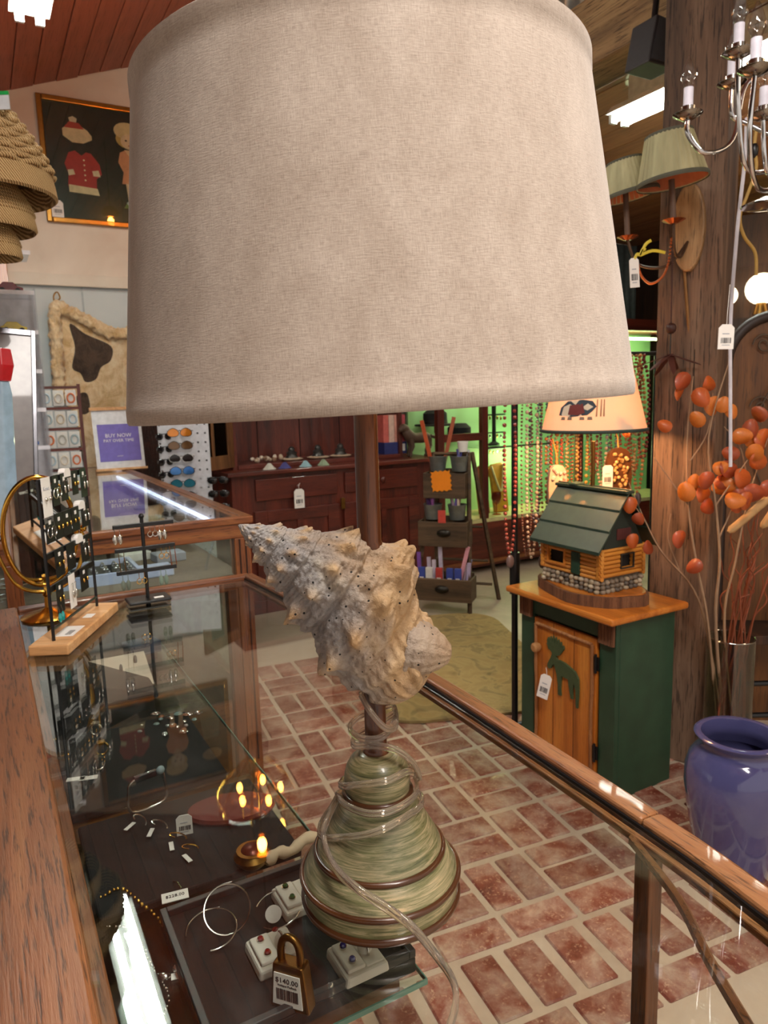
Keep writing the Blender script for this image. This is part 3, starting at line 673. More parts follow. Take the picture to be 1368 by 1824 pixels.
def hang(x, z, kind, label, mat):
    P = TP+RZm(30) @ Vector((x, -.005, z)); t = thing('hanging_earrings', label, 'earrings', P, math.radians(30))
    for s in (-1, 1):
        m = MB().tube([(s*.006, 0, .002), (s*.006, -.003, .0), (s*.006, -.003, -.012)], .0008, 5)
        if kind == 0: m.ball((s*.006, -.003, -.024), (.0055, .003, .013), 8, 6)
        elif kind == 1: m.tube([(s*.006+.006*math.cos(i*.6), -.003, -.019+.007*math.sin(i*.6)) for i in range(11)], .001, 5, True)
        else: m.tube([(s*.006, -.003, -.01), (s*.006+.002, -.003, -.045)], .0012, 5)
        m.build('earring', mat, t, smooth=60)
hang(-.06, .203, 0, 'pair of silver leaf earrings at left end of the top bar', SILVER); hang(.022, .203, 1, 'tiny hoop earrings hung right of the tree post, top bar', SILVER); hang(.045, .203, 0, 'silver leaf earrings at right of the top bar of the tree', SILVER)
hang(-.055, .145, 2, 'long dark dangles at left end of the middle bar', OLDBRASS); hang(.045, .145, 1, 'small gold rings on the right of the middle bar', GOLD); hang(.066, .145, 2, 'long gold dangles at right end of the middle bar', COPPER)
hang(-.05, .09, 0, 'greenish grey drop earrings at left of the lowest bar', plain('6a7468', .3, .3)); hang(-.012, .09, 1, 'gold hoop pair beside the tree post, lowest bar', GOLD); hang(.04, .09, 0, 'pale green stone earrings hung low on the right', plain('6d7f70', .2))
# ================================================================ UNDER THE GLASS
TRZ = SZ+.026
tray = thing('jewellery_tray', 'black rimmed jewellery tray under the glass beside the lamp base', 'tray', AB(.245, .7, SZ), TH)
MB().lohi((-.118, -.105, 0), (.108, .105, .018)).build('bottom', BLACKM, tray, bevel=.002)
for lo, hi in (((-.118, -.105, .018), (-.110, .105, .027)), ((.100, -.105, .018), (.108, .105, .027)), ((-.11, -.105, .018), (.1, -.097, .027)), ((-.11, .097, .018), (.1, .105, .027))):
    MB().lohi(lo, hi).build('rim', plain('2a2a2c', .4), tray, bevel=.001)
CREAM = plain('e6e0d4', .55, 0, 0, 'cream_leatherette', .04)
TZ = SZ+.0185
def ring_box(px, py, rz, label, gem, ringed=True):
    P = PZ(px, py, TZ+.012); P.z = TZ; t = thing('ring_box', label, 'jewellery box', P, TH+rz)
    MB().prism([(-.026, 0), (.026, 0), (.024, .012), (-.024, .012)], -.026, .026).build('tray', CREAM, t, bevel=.003)
    MB().lohi((-.021, -.021, .012), (.0, .021, .017)).build('pad', CREAM, t, bevel=.002)
    MB().lohi((.001, -.021, .011), (.021, .021, .014)).build('pad', CREAM, t, bevel=.002)
    gm = plain(gem, .08, 0, 1)
    for y in (-.011, .011): MB().lathe([(0, .017), (.0042, .017), (.0042, .019), (0, .019)], 10, (-.011, y, 0)).build('setting', SILVER, t); MB().ball((-.011, y, .0205), (.0036, .0036, .0024), 8, 4).build('gem', gm, t)
    if ringed:
        MB().tube([(.009, .010*math.cos(i*math.pi/8), .016+.010*math.sin(i*math.pi/8)) for i in range(16)], .0013, 6, True).build('ring_band', SILVER, t, smooth=60)
        MB().ball((.009, 0, .016), (.008, .0085, .010), 10, 6).build('ring_cushion', CREAM, t, smooth=60)
        MB().ball((.006, .011, .024), (.004, .003, .0025), 8, 4).build('gem', gm, t)
    return t
ring_box(488, 1688, math.radians(0), 'cream box with red garnet studs and a ring behind the padlock', '8a1512')
ring_box(636, 1700, math.radians(0), 'cream box with blue tanzanite studs below the lamp foot', '2c2a8c')
ring_box(530, 1592, math.radians(0), 'cream box with green emerald studs left of the lamp foot', '155a2c', False)
pl = thing('padlock', 'aged brass padlock with a price sticker in the black tray', 'padlock', (lambda P: Vector((P.x, P.y, TZ)))(PZ(522, 1784, TZ+.004)), TH-math.radians(50))
MB().prism([(-.022, 0), (.022, 0), (.0165, .05), (-.0165, .05)], -.008, .008).build('body', OLDBRASS, pl, bevel=.002)
MB().tube(smooth_path([(-.0105, 0, .048), (-.0105, 0, .062), (-.007, 0, .072), (0, 0, .0755), (.007, 0, .072), (.0105, 0, .062), (.0105, 0, .048)], 5), .0038, 10).build('shackle', OLDBRASS, pl, smooth=60)
stk = MB().prism([(-.0175, .006), (.0155, .006), (.0135, .041), (-.0145, .041)], -.0092, -.0082).build('price_sticker', WHITE, pl)
text('$140.00', .0078, INK, pl, (-.0005, -.0093, .0315), (R90, 0, 0)); text('Antique Padlock', .0032, INK, pl, (-.0005, -.0093, .0275), (R90, 0, 0))
m = MB(); x = -.0125
while x < .011: q = random.choice((.0004, .0008, .0012)); m.lohi((x, -.0097, .0125), (x+q, -.0092, .0245)); x += q+random.choice((.0005, .0009))
m.build('barcode', INK, pl)
def hoop(px, py, R, lean, rz, label, arc=1.0, z=None, mat=SILVER):
    z = z or TZ; P = PZ(px, py, z); t = thing('hoop_earring', label, 'earring', P, rz)
    n = 36; M3 = RX(lean)
    MB().tube([M3 @ Vector((R*math.cos(-R90+i*2*math.pi*arc/n), 0, R+R*math.sin(-R90+i*2*math.pi*arc/n)))+Vector((0, 0, .002)) for i in range(n+1)], .0011, 6).build('hoop', mat, t, smooth=60)
    MB().tube([M3 @ Vector((-.004, 0, 2*R+.002)), M3 @ Vector((.008, 0, 2*R+.003))], .0008, 5).build('post', mat, t)
    return t
hoop(408, 1668, .026, -42, math.radians(15), 'large silver hoop earring lying over another hoop in the tray')
hoop(375, 1697, .028, -80, math.radians(10), 'large open silver hoop earring at left of the tray', .78)
hoop(470, 1655, .027, -78, math.radians(-30), 'silver hoop earring with a round paper tag in the tray', .8)
rt = thing('round_tag', 'small round white paper tag tied to a hoop earring', 'price tag', (lambda P: Vector((P.x, P.y, TZ+.012)))(PZ(487, 1628, TZ+.012)), 0)
MB().prism([(.0095*math.cos(i*math.pi/12), .0095*math.sin(i*math.pi/12)) for i in range(24)], -.0004, .0004, M=RX(-50)).build('disc', WHITE, rt); text('45.00', .005, INK, rt, (0, -.0006, -.0006), (math.radians(40), 0, 0))
# black risers and boards on the shelf, behind the tray
bd = MB().lohi((-.13, -.11, 0), (.13, .11, .012)).build('display_board', BLACKM, loc=AB(.195, .955, SZ), rz=TH, bevel=.003); tag(bd, 'flat black velvet board under the glass behind the rimmed tray', 'display board')
bd = MB().lohi((-.13, -.14, 0), (.11, .14, .012)).build('display_board', BLACKM, loc=AB(.19, 1.24, SZ), rz=TH, bevel=.003); tag(bd, 'flat black velvet board midway along the glass shelf', 'display board')
bd = MB().prism([(-.1, 0), (.1, 0), (.1, .012), (-.1, .075), (-.1, .0)][:4], -.11, .11).build('display_ramp', BLACKM, loc=AB(.175, 1.62, SZ), rz=TH, bevel=.003); tag(bd, 'sloped black velvet ramp at far end of the glass shelf', 'display board')
bb = MB().lohi((-.05, -.05, 0), (.05, .05, .022)).build('riser_block', plain('0a0a0c', .25), loc=(lambda P: Vector((P.x, P.y, SZ)))(PZ(612, 1640, SZ+.02)), rz=TH, bevel=.003)
bpy.data.objects.remove(bb)
BZ = SZ+.0125
def at_b(px, py, z=None): z = z or BZ; return PZ(px, py, z)
# dangling small earrings with paper tabs
for i, (x, y, lb) in enumerate(((250, 1470, 'leftmost'), (285, 1478, 'second from left'), (318, 1500, 'third from left'), (340, 1520, 'rightmost'))):
    t = thing('tagged_earring', 'thin gold huggie earring with paper tab on black velvet, '+lb+' of four', 'earring', at_b(x, y), math.radians(20*i-30))
    MB().tube([(.011*math.cos(k*.4), .006*math.sin(k*.4), .003+.010*abs(math.sin(k*.2))) for k in range(12)], .0011, 5).build('hoop', GOLD if i > 1 else SILVER, t, smooth=60)
    MB().box((-.008, -.012, .003), (.006, .02, .0006), .2).build('paper_tab', WHITE, t)
br = thing('cuff_bracelet', 'rectangular silver link bracelet standing open under the glass', 'bracelet', at_b(265, 1440), math.radians(40))
MB().tube(smooth_path([(-.025, 0, .004), (-.028, 0, .035), (-.02, 0, .052), (.02, 0, .055), (.028, 0, .035), (.025, 0, .004)], 5, True), .0022, 8, True).build('band', SILVER, br, smooth=60)
MB().ball((.022, -.002, .055), (.007, .005, .007)).build('stone', plain('9fb3b8', .1, 0, 1), br, smooth=60); MB().lohi((-.018, -.003, .048), (.016, .003, .058)).build('plate', plain('8c8c90', .25, 1), br, bevel=.001)
for i, (x, y, lb) in enumerate(((172, 1310, 'upper'), (182, 1345, 'middle'), (178, 1372, 'lower'))):
    t = thing('signet_ring', '%s of three chunky rings standing near the counter edge' % lb, 'ring', at_b(x, y), .5*i)
    MB().tube([(.011*math.cos(k*math.pi/9), 0, .012+.011*math.sin(k*math.pi/9)) for k in range(18)], .0022, 7, True).build('band', (SILVER, GOLD, SILVER)[i], t, smooth=60); MB().lohi((-.007, -.006, .021), (.007, .006, .026)).build('face', (plain('c9c4b8', .2, .8), GOLD, plain('3a4440', .1, 0, 1))[i], t, bevel=.001)
for i, (x, y, lb) in enumerate(((292, 1745, 'nearer'), (318, 1728, 'farther'))):
    t = thing('silver_charm', '%s of two little silver charms with tags at the near left' % lb, 'charm', PZ(x, y, SZ+.001), .8*i)
    MB().ball((0, 0, .004), (.008, .005, .004), 8, 5).build('charm', SILVER, t, smooth=60); MB().box((.014, .004, .001), (.014, .009, .0008), .3).build('paper_tab', WHITE, t)
tg = thing('jewellery_tag', 'white handwritten price tag on a silver chain under glass', 'price tag', at_b(312, 1598), math.radians(20))
MB().lohi((-.016, -.009, .001), (.016, .009, .002)).build('card', WHITE, tg); text('$228.00', .007, INK, tg, (0, -.002, .0022), (0, 0, 0)); MB().tube([(.008, .01, .003), (.004, .02, .006), (.0, .026, .003)], .0012, 5).build('chain', SILVER, tg)
# chains
def chain(name, label, cat, pts, mat, r=.0022, step=.005):
    P = smooth_path(pts, 10); t = thing(name, label, cat, P[0]); m = MB(); last = None
    for p in P:
        if last is None or (p-last).length > step: m.ball(p-P[0]+Vector((random.uniform(-.001, .001), random.uniform(-.001, .001), r*.5)), r*random.uniform(.8, 1.3), 6, 4); last = p
    m.build('links', mat, t, smooth=60)
chain('gold_necklace', 'gold bead chain curling across the glass shelf near the light reflection', 'necklace', [at_b(x, y) for x, y in ((180, 1600), (215, 1585), (250, 1610), (285, 1640), (305, 1675), (312, 1700))], GOLD, .0023)
chain('silver_necklace', 'thin silver chain at the near left corner under the glass', 'necklace', [PZ(x, y, SZ+.002) for x, y in ((190, 1650), (240, 1660), (270, 1720), (300, 1770), (290, 1810))], SILVER, .0014, .004)
pg = thing('brooch_cluster', 'cluster of silver and stone brooches on black velvet', 'brooch', at_b(300, 1290), 0)
rnd = random.Random(5)
for i in range(22):
    p = Vector((rnd.uniform(-.05, .05), rnd.uniform(-.05, .05), rnd.uniform(.003, .012))); s_ = rnd.uniform(.004, .009)
    MB().ball(p, (s_, s_*rnd.uniform(.6, 1.2), .003), 8, 4).build('stone', (plain('6f8a86', .1, 0, 1), SILVER, plain('8a5a40', .2, 0, .5), plain('c9d2cf', .1, .6), SILVER)[i % 5], pg, smooth=60)
for i, (x, y, lb) in enumerate(((135, 1388, 'left'), (158, 1386, 'right'))):
    o = MB().lohi((-.014, -.006, 0), (.014, .006, .001)).build('paper_label', WHITE, loc=at_b(x, y), rz=math.radians(12)); tag(o, '%s of two blank white paper labels beside the counter edge' % lb, 'label')
cr = thing('earring_pad', 'cream padded earring card with dark drops under far glass', 'earring card', PZ(225, 1230, SZ+.0), TH)
MB().prism([(-.06, 0), (.06, 0), (.06, .004), (-.06, .004)], 0, .11, M=RX(24)).build('pad', plain('cfc2ae', .7), cr)
for k, x in enumerate((-.035, .0, .035)): MB().ball((x, .03+.02*k, .025+.008*k), (.004, .004, .012)).build('drop', INK if k else plain('7a1814', .2), cr, smooth=60)
rs = MB().lathe([(0, 0), (.05, 0), (.052, .004), (.05, .009), (.0, .011)], 32).build('red_stand', plain('6e2820', .7), loc=at_b(412, 1445), rz=.2); rs.scale = (1.25, .75, 1); tag(rs, 'dark red oval velvet stand under the glass by the lantern reflection', 'jewellery stand')
price_tag('white price tag on the red velvet stand', at_b(330, 1490)+Vector((0, 0, .003)), .3, .022, .03)
br2 = thing('brass_trinket', 'little round brass trinket pot under the glass', 'trinket', at_b(450, 1540), 0)
MB().lathe([(0, 0), (.014, 0), (.022, .008), (.024, .014), (.018, .020), (.02, .022), (0, .022)], 24).build('bowl', OLDBRASS, br2, smooth=50); MB().lathe([(0, .02), (.015, .021), (.012, .025), (0, .027)], 20).build('lid', plain('6a2a1a', .3, .4), br2, smooth=50)
dw = MB().tube(smooth_path([(-.035, -.01, .008), (-.02, .0, .013), (0, .004, .009), (.02, .014, .015), (.04, .022, .012)], 4), [.004, .007, .009, .008, .006, .008, .009, .007, .006, .007, .008, .007, .007, .008, .008, .006, .004], 8).build('coral_piece', plain('d8bfa0', .7), loc=at_b(520, 1530), rz=.3, smooth=50); tag(dw, 'pale branching coral piece lying just left of the lamp base', 'coral')
for i, (x, y, c_, lb) in enumerate(((105, 1180, '2a2450', 'dark blue'), (95, 1240, '1e1a1a', 'black'), (150, 1275, '22304a', 'navy'))):
    o = MB().lohi((-.04, -.03, 0), (.04, .03, .03)).build('jewellery_box', plain(c_, .6), loc=AB(.12+.09*i, 1.82, SZ), rz=TH+.1*i, bevel=.004); tag(o, lb+' lidded jewellery box by the counter board under the glass', 'jewellery box')
# ================================================================ SECOND CASE (behind left)
C2 = 1.045; ca, cb0, cb1 = .83, 2.52, 5.35
off2 = (-.2, -3.9, 0)
c2 = thing('display_case', 'second oak and glass display case behind the earring rack', 'display case', AB(.2, 3.9, 0), TH)
MB(off2).lohi((-.5, cb0, C2-.075), (ca, cb0+.05, C2)).build('front_rail', OAKX, c2, bevel=.004)
MB(off2).lohi((-.5, cb0-.01, C2-.022), (ca+.012, cb0+.02, C2+.004)).build('front_nosing', OAKX, c2, bevel=.004)
MB(off2).lohi((ca-.05, cb0+.05, C2-.075), (ca, cb1, C2)).build('side_rail', OAK, c2, bevel=.004)
MB(off2).lohi((ca-.03, cb0+.02, C2-.012), (ca+.012, cb1, C2+.004)).build('side_nosing', OAK, c2, bevel=.004)
MB(off2).lohi((-.5, cb1-.05, C2-.075), (ca-.05, cb1, C2)).build('back_rail', OAKX, c2, bevel=.004)
MB(off2).lohi((-.5, cb0+.021, C2-.008), (ca-.031, cb1-.05, C2-.001)).build('glass_top', TOPG, c2)
MB(off2).lohi((-.5, cb0+.02, .35), (ca-.06, cb0+.026, C2-.075)).build('front_pane', GLASS, c2)
MB(off2).lohi((ca-.025, cb0+.06, .35), (ca-.02, cb1-.05, C2-.075)).build('side_pane', GLASS, c2)
MB(off2).lohi((ca-.06, cb0, 0), (ca, cb0+.06, C2-.075)).build('corner_post', OAKZ, c2, bevel=.003)
MB(off2).lohi((ca-.045, cb0-.004, .1), (ca-.04, cb0, C2-.08)).lohi((ca-.022, cb0-.004, .1), (ca-.017, cb0, C2-.08)).build('post_groove', plain('2c140a', .8), c2)
MB(off2).lohi((ca-.06, cb1-.06, 0), (ca, cb1, C2-.075)).build('corner_post', OAKZ, c2, bevel=.003)
MB(off2).lohi((.02, cb0, .3), (.07, cb0+.05, C2-.075)).build('mid_post', OAKZ, c2, bevel=.003)
MB(off2).lohi((-.5, cb0, .05), (ca-.06, cb0+.03, .35)).build('base_panel', OAKX, c2); MB(off2).lohi((ca-.03, cb0+.06, .05), (ca, cb1-.06, .35)).build('base_panel', OAK, c2)
MB(off2).lohi((-.5, cb0+.03, .81), (ca-.03, cb1-.06, .83)).build('deck', plain('6e5a46', .8), c2)
MB(off2).lohi((-.5, cb0+.55, .90), (ca-.06, cb1-.1, .905)).build('goods_mat', plain('8d7a62', .9), c2)
MB(off2).lohi((.1, cb0+.052, C2-.055), (ca-.08, cb0+.066, C2-.045)).build('lamp_strip', emis('case_lamp', 'cfdcff', 9), c2); MB(off2).lohi((ca-.068, cb0+.3, C2-.055), (ca-.054, cb1-.3, C2-.045)).build('lamp_strip', emis('case_lamp_side', 'cfdcff', 5), c2)
# tray of rings in the case
RTZ = .83; RP = PZ(205, 1040, RTZ)
tr_ = thing('ring_tray', 'pale tray packed with rings inside the second case', 'tray', AB(.33, 2.80, RTZ), TH)
MB().lohi((-.12, -.12, 0), (.12, .12, .02)).build('foam', BLACKM, tr_)
for lo, hi in (((-.135, -.135, 0), (-.12, .135, .04)), ((.12, -.135, 0), (.135, .135, .04)), ((-.12, -.135, 0), (.12, -.12, .04)), ((-.12, .12, 0), (.12, .135, .04))): MB().lohi(lo, hi).build('rim', plain('b9bcd0', .5), tr_)
R_ = random.Random(2)
m = MB().tube([(.008*math.cos(i*math.pi/7), 0, .008+.008*math.sin(i*math.pi/7)) for i in range(14)], .0022, 5, True).ball((0, 0, .018), (.006, .006, .004), 6, 4)
rg = m.build('ring', SILVER, loc=(0, 0, 0), smooth=60); tag(rg, 'silver ring standing in the packed ring tray', 'ring', 'rings in the pale tray')
for i in range(30):
    o = rg if i == 0 else rg.copy()
    if i: COL.objects.link(o)
    o.location = AB(.33-.1+.042*(i % 6), 2.80-.09+.042*(i//6), RTZ+.02); o.rotation_euler = (0, 0, TH+R_.uniform(-.8, .8))
for i, (a, b, c_, lb) in enumerate(((.52, 2.72, 'c4c4d6', 'lilac'), (.62, 2.95, '9a9aa0', 'grey'), (.5, 3.05, 'd8d2c6', 'cream'))):
    o = MB().lohi((-.06, -.045, 0), (.06, .045, .035)).build('gift_box', plain(c_, .6), loc=AB(a, b, RTZ), rz=TH+.1*i, bevel=.004); tag(o, lb+' cardboard jewellery box lying inside the second case', 'box')
MB().tube(smooth_path([(0, 0, 0), (.01, 0, .06), (.03, 0, .12), (.028, 0, .2), (.02, 0, .24)], 5), .006, 8)
o = MB().tube(smooth_path([(0, 0, 0), (.012, 0, .05), (.035, 0, .11), (.034, 0, .17), (.025, 0, .21)], 5), .006, 8).build('acrylic_rod', ACRYL, loc=AB(.70, 2.68, RTZ), rz=TH, smooth=60); tag(o, 'bent clear acrylic rod inside the second case near its corner', 'display rod')
bz = thing('bangle_pile', 'silver bangles piled at the left inside the second case', 'bangles', AB(.0, 2.66, RTZ), TH)
for i in range(9): MB().tube([Vector((.03*math.cos(k*math.pi/10), .03*math.sin(k*math.pi/10), 0)) for k in range(20)], .003, 6, True, 1).build('bangle', (SILVER, plain('7c5a3a', .4), SILVER)[i % 3], bz, smooth=60, loc=(R_.uniform(-.06, .06), R_.uniform(-.04, .06), .004+.007*i))
# small goods under its top glass
for i, (a, b, c_, lb) in enumerate(((.7, 3.6, '3f8f7a', 'green'), (.6, 3.75, 'a89478', 'tan'), (.72, 4.0, '4a5560', 'slate'), (.55, 3.4, '6a5a4a', 'brown'), (.66, 3.2, 'd0d0d4', 'silver grey'))):
    o = MB().lathe([(0, 0), (.04, 0), (.045, .012), (.03, .02), (0, .022)], 20).build('trinket_dish', plain(c_, .3), loc=AB(a, b, .905), smooth=40); tag(o, lb+' round trinket dish under the top glass of the second case', 'dish')
# ---- sign holder
sg = thing('sign_holder', 'purple buy now sign in a slanted clear holder by the fur', 'sign', AB(.78, 4.9, C2+.003), TH)
MS = Matrix.Rotation(math.radians(-9), 4, 'X')
def slant(o): o.matrix_local = MS; return o
slant(MB().lohi((-.15, 0, .012), (.15, .003, .40)).build('sheet', plain('d9d9dc', .4), sg))
slant(MB().lohi((-.125, -.003, .06), (.13, 0, .30)).build('print_panel', plain('6d5fae', .5), sg))
slant(MB().lohi((-.16, -.012, .39), (.16, .012, .41)).build('top_bar', LWOOD, sg)); slant(MB().lohi((-.16, -.02, .0), (.16, .03, .014)).build('bottom_bar', LWOOD, sg))
for tx, s_, z in (('BUY NOW', .034, .215), ('PAY OVER TIME', .027, .185), ('partner', .012, .09)):
    o = text(tx, s_, WHITE, sg, (0, 0, 0), (0, 0, 0)); o.matrix_local = MS @ Matrix.Translation((0, -.0035, z)) @ Matrix.Rotation(R90, 4, 'X')
# ---- chrome framed panel, bottle, acrylic tower on the second case
T1 = AB(-.02, 3.05, C2)
tw = thing('acrylic_tower', 'clear acrylic tower of little shelves holding toy cars', 'display case', PZ(10, 905, C2), TH)
tw.location = AB(.085, 2.95, C2)
AH = .83; AW = .13
for x in (-AW, AW): MB().lohi((x-.003, -.08, 0), (x+.003, .08, AH)).build('side', ACRYL, tw)
MB().lohi((-AW, .077, 0), (AW, .082, AH)).build('back', plain('c9c6c8', .5), tw)
for i in range(8): MB().lohi((-AW+.003, -.08, i*.135), (AW-.003, .077, i*.135+.006)).build('shelf', ACRYL, tw); MB().lohi((-AW, -.084, i*.135-.002), (AW, -.080, i*.135+.012)).build('shelf_lip', plain('e8e6ea', .2), tw)
cols = ('d9648c', 'd8b93a', '7a2a30', 'c8c8cc', 'd4552a', '4a6aa8', '3f3f46')
for i in range(7):
    for j in range(2):
        c_ = cols[(i+3*j) % 7]; lb = ('bottom', 'second', 'third', 'fourth', 'fifth', 'sixth', 'top')[i]
        P = tw.location+RZm(29) @ Vector((-.06+.115*j, -.03, i*.135+.0065))
        t = thing('toy_car', '%s toy car on %s shelf of the acrylic tower' % (('left', 'right')[j], lb), 'toy car', P, TH+.1)
        MB().prism([(-.042, .008), (.042, .008), (.043, .02), (.025, .024), (.012, .037), (-.02, .037), (-.034, .023), (-.043, .02)], -.017, .017).build('body', plain(c_, .25, 0, .6), t, bevel=.002)
        for x in (-.025, .025):
            for y in (-.017, .017): MB().lathe([(0, -.004), (.009, -.004), (.009, .004), (0, .004)], 12, (x, y, .009), RX(90)).build('wheel', BLACK, t)
pn = thing('chrome_panel_mirror', 'tilted chrome framed counter mirror behind the brass mirror', 'mirror', PZ(40, 880, C2), math.radians(30))
pn.location = AB(.03, 2.68, C2)
MM = Matrix.Rotation(math.radians(-10), 4, 'X') @ Matrix.Rotation(math.radians(5), 4, 'Y')
def mm(o): o.matrix_local = MM; return o
mm(MB().lohi((-.16, -.004, .02), (.10, .004, .68)).build('panel', plain('6e6460', .3, .0, .3), pn))
for lo, hi in (((-.17, -.012, 0), (-.158, .012, .70)), ((.098, -.012, 0), (.112, .012, .70)), ((-.158, -.012, .0), (.098, .012, .02)), ((-.158, -.012, .68), (.098, .012, .70))): mm(MB().lohi(lo, hi).build('frame', plain('7c7c82', .2, 1), pn, bevel=.002))
MB().lohi((-.17, -.06, 0), (.14, .12, .012)).build('foot', BLACK, pn)
bt = thing('squeeze_bottle', 'clear blue container with a bright red hexagonal cap', 'container', AB(.035, 2.60, C2+.005), .2)
Mt = RY(4)
MB().lathe([(0, 0), (.045, 0), (.046, .02), (.038, .46), (.03, .50), (0, .50)], 6, M=Mt).build('body', plain('9fb9cc', .1, 0, .5), bt, bevel=.004); MB().lathe([(0, .50), (.036, .50), (.046, .55), (.038, .60), (0, .602)], 6, M=Mt).build('cap', plain('c01824', .3, 0, .4), bt, bevel=.004)
# bracelet ladder rack
lr = thing('bracelet_rack', 'dark brown ladder rack of carded bracelets before the fur', 'bracelet rack', AB(.33, 3.62, C2), TH+math.radians(-4))
for x in (-.085, .085): MB().lohi((x-.007, -.007, 0), (x+.007, .007, .52)).build('upright', CHERRYZ, lr)
for i in range(6): MB().lohi((-.085, -.006, .03+i*.094), (.085, .006, .042+i*.094)).build('rung', CHERRY, lr)
for i in range(5):
    for j in range(3):
        c_ = ('9fb0b4', 'c8b8a0', 'a9bcc6', 'd2c6b4', 'c86a3a', 'b4b0a4')[(i*2+j) % 6]
        P = lr.location+RZm(25) @ Vector((-.055+.052*j, -.012, .048+i*.094))
        t = thing('bracelet_card', 'carded stone bracelet, %s on %s tier of the ladder rack' % (('left', 'middle', 'right')[j], ('lowest', 'second', 'third', 'fourth', 'top')[i]), 'bracelet', P, math.radians(25))
        MB().lohi((-.022, 0, 0), (.022, .002, .07)).build('bag', plain('d4d2cc', .3), t)
        MB().tube([(.015*math.cos(k*math.pi/8), -.003, .033+.02*math.sin(k*math.pi/8)) for k in range(16)], .004, 6, True).build('bracelet', plain(c_, .3), t, smooth=60)
# ================================================================ LEFT WALL THINGS
def rope_mat():
    t = NT('jute_rope'); t.rough(.9); v = t.coord((1, 1, 1)); wv = t.add('ShaderNodeTexWave', bands_direction='DIAGONAL'); wv.inputs['Scale'].default_value = 60; wv.inputs['Distortion'].default_value = 2; t.ln(v, wv.inputs[0])
    t.color(t.ramp(wv.outputs[1], [(.2, '7d5f38'), (.6, 'b08c58'), (.9, 'c9a878')])); t.bump(wv.outputs[1], .6, .003); return t.m
ROPE = rope_mat()
def rope_shade(label, P, R, H, detail):
    t = thing('rope_shade', label, 'lampshade', P)
    n = 12
    for i in range(n):
        q = i/(n-1); r_ = R*(.98-.50*q**1.3); z = H*.30+H*.7*q
        if detail:
            N = 90; MB().tube([((r_+.006*math.sin(k*math.pi*2*15/N+i*math.pi))*math.cos(2*math.pi*k/N), (r_+.006*math.sin(k*math.pi*2*15/N+i*math.pi))*math.sin(2*math.pi*k/N), z+.003*math.sin(k*2*math.pi*15/N)) for k in range(N)], H*.033, 7, True).build('rope_coil', ROPE, t, smooth=60)
        else: MB().tube([(r_*math.cos(2*math.pi*k/40), r_*math.sin(2*math.pi*k/40), z) for k in range(40)], H*.034, 6, True).build('rope_coil', ROPE, t, smooth=60)
    MB().lathe([(R*.99, 0), (R*1.03, .006), (R*1.01, H*.16), (R*.98, H*.30), (R*.95, H*.31), (R*.96, .01), (R*.985, .001)], 64, cap=False).build('wrapped_band', ROPE, t, smooth=50)
    MB().lathe([(R*.95, H*.3), (R*.46, H*.99), (R*.455, H*.99), (R*.94, H*.3)], 40, cap=False).build('lining', plain('5a4228', .9), t)
    return t
rs1 = rope_shade('largest rope coiled jute lampshade, topmost at left edge', PY(-30, 352, 2.1)-Vector((0, 0, 0)), .185, .225, True)
rope_shade('middle jute lampshade of the hanging stack at left edge', PY(-28, 412, 2.1), .132, .16, False)
rope_shade('smallest lowest jute lampshade at left edge', PY(-20, 460, 2.1), .085, .12, False)
tp = rs1.location+Vector((0, 0, .235)); lg = thing('bag_label', 'plastic tag with green top on the rope lampshade', 'tag', PY(5, 188, 2.02), 0)
MB().lohi((-.02, -.002, -.01), (.018, .002, .025)).build('plastic', plain('c8ccd0', .2), lg); MB().lohi((-.02, -.003, .025), (.018, .003, .034)).build('green_top', plain('1f9a4a', .4), lg)
_q = PB(-7, 500, 5.48); sp_ = thing('pine_post', 'orange pine post against the blue wall behind the acrylic tower', 'post', (_q.x, _q.y, 0), TH)
MB().lohi((-.09, -.05, 0), (.07, .05, 3.2)).build('shaft', PINE, sp_, bevel=.004); MB().lohi((-.11, -.07, 0), (.09, .07, .12)).build('base_block', PINEX, sp_)
MB().tube([(0, 0, -.35), (0, 0, 3.57+.36*(ab(rs1.location)[0]-.56)-rs1.location.z)], .006, 8).build('hanging_cable', BLACK, rs1)
sp_.location.x -= .0
# framed print of paper doll clothes
p0 = ab(PB(61, 169, WB)); p1 = ab(PB(84, 397, WB)); 
pz0, pz1 = p1[2], p0[2]; PW = 1.02
pic = thing('framed_print', 'gold framed black print with red coat, cap and paper doll', 'picture', AB(p0[0], WB-.035, pz0), TH)
HH = pz1-pz0
DKB = plain('23302e', .25, 0, .5, 'black_green_board')
MB().lohi((.03, -.004, .03), (PW-.03, .012, HH-.03)).build('board', DKB, pic)
GF = plain('a87834', .3, .8, .2, 'gilt_frame')
for lo, hi in (((0, -.02, 0), (.035, .014, HH)), ((PW-.035, -.02, 0), (PW, .014, HH)), ((.035, -.02, 0), (PW-.035, .014, .035)), ((.035, -.02, HH-.035), (PW-.035, .014, HH))): MB().lohi(lo, hi).build('frame_side', GF, pic, bevel=.006)
def flat(name, poly, col, d=.007):
    return MB().prism([(x*PW, y*HH) for x, y in poly], -.004-d, -.004).build(name, plain(col, .6), pic)
flat('coat', [(.15, .30), (.33, .29), (.335, .38), (.37, .42), (.36, .50), (.31, .58), (.28, .585), (.25, .555), (.21, .59), (.17, .57), (.14, .48), (.16, .40)], 'a82a24')
flat('coat_hem', [(.155, .255), (.345, .245), (.335, .30), (.155, .315)], 'dcc8a0', .008); flat('mitten', [(.16, .385), (.20, .40), (.19, .44), (.155, .43)], 'd8c6a4', .009); flat('mitten', [(.315, .40), (.36, .40), (.35, .45), (.31, .44)], 'd8c6a4', .009)
m = MB()
for i in range(5): m.ball((.262*PW, -.012, (.36+.04*i)*HH), (.006, .002, .006), 6, 4)
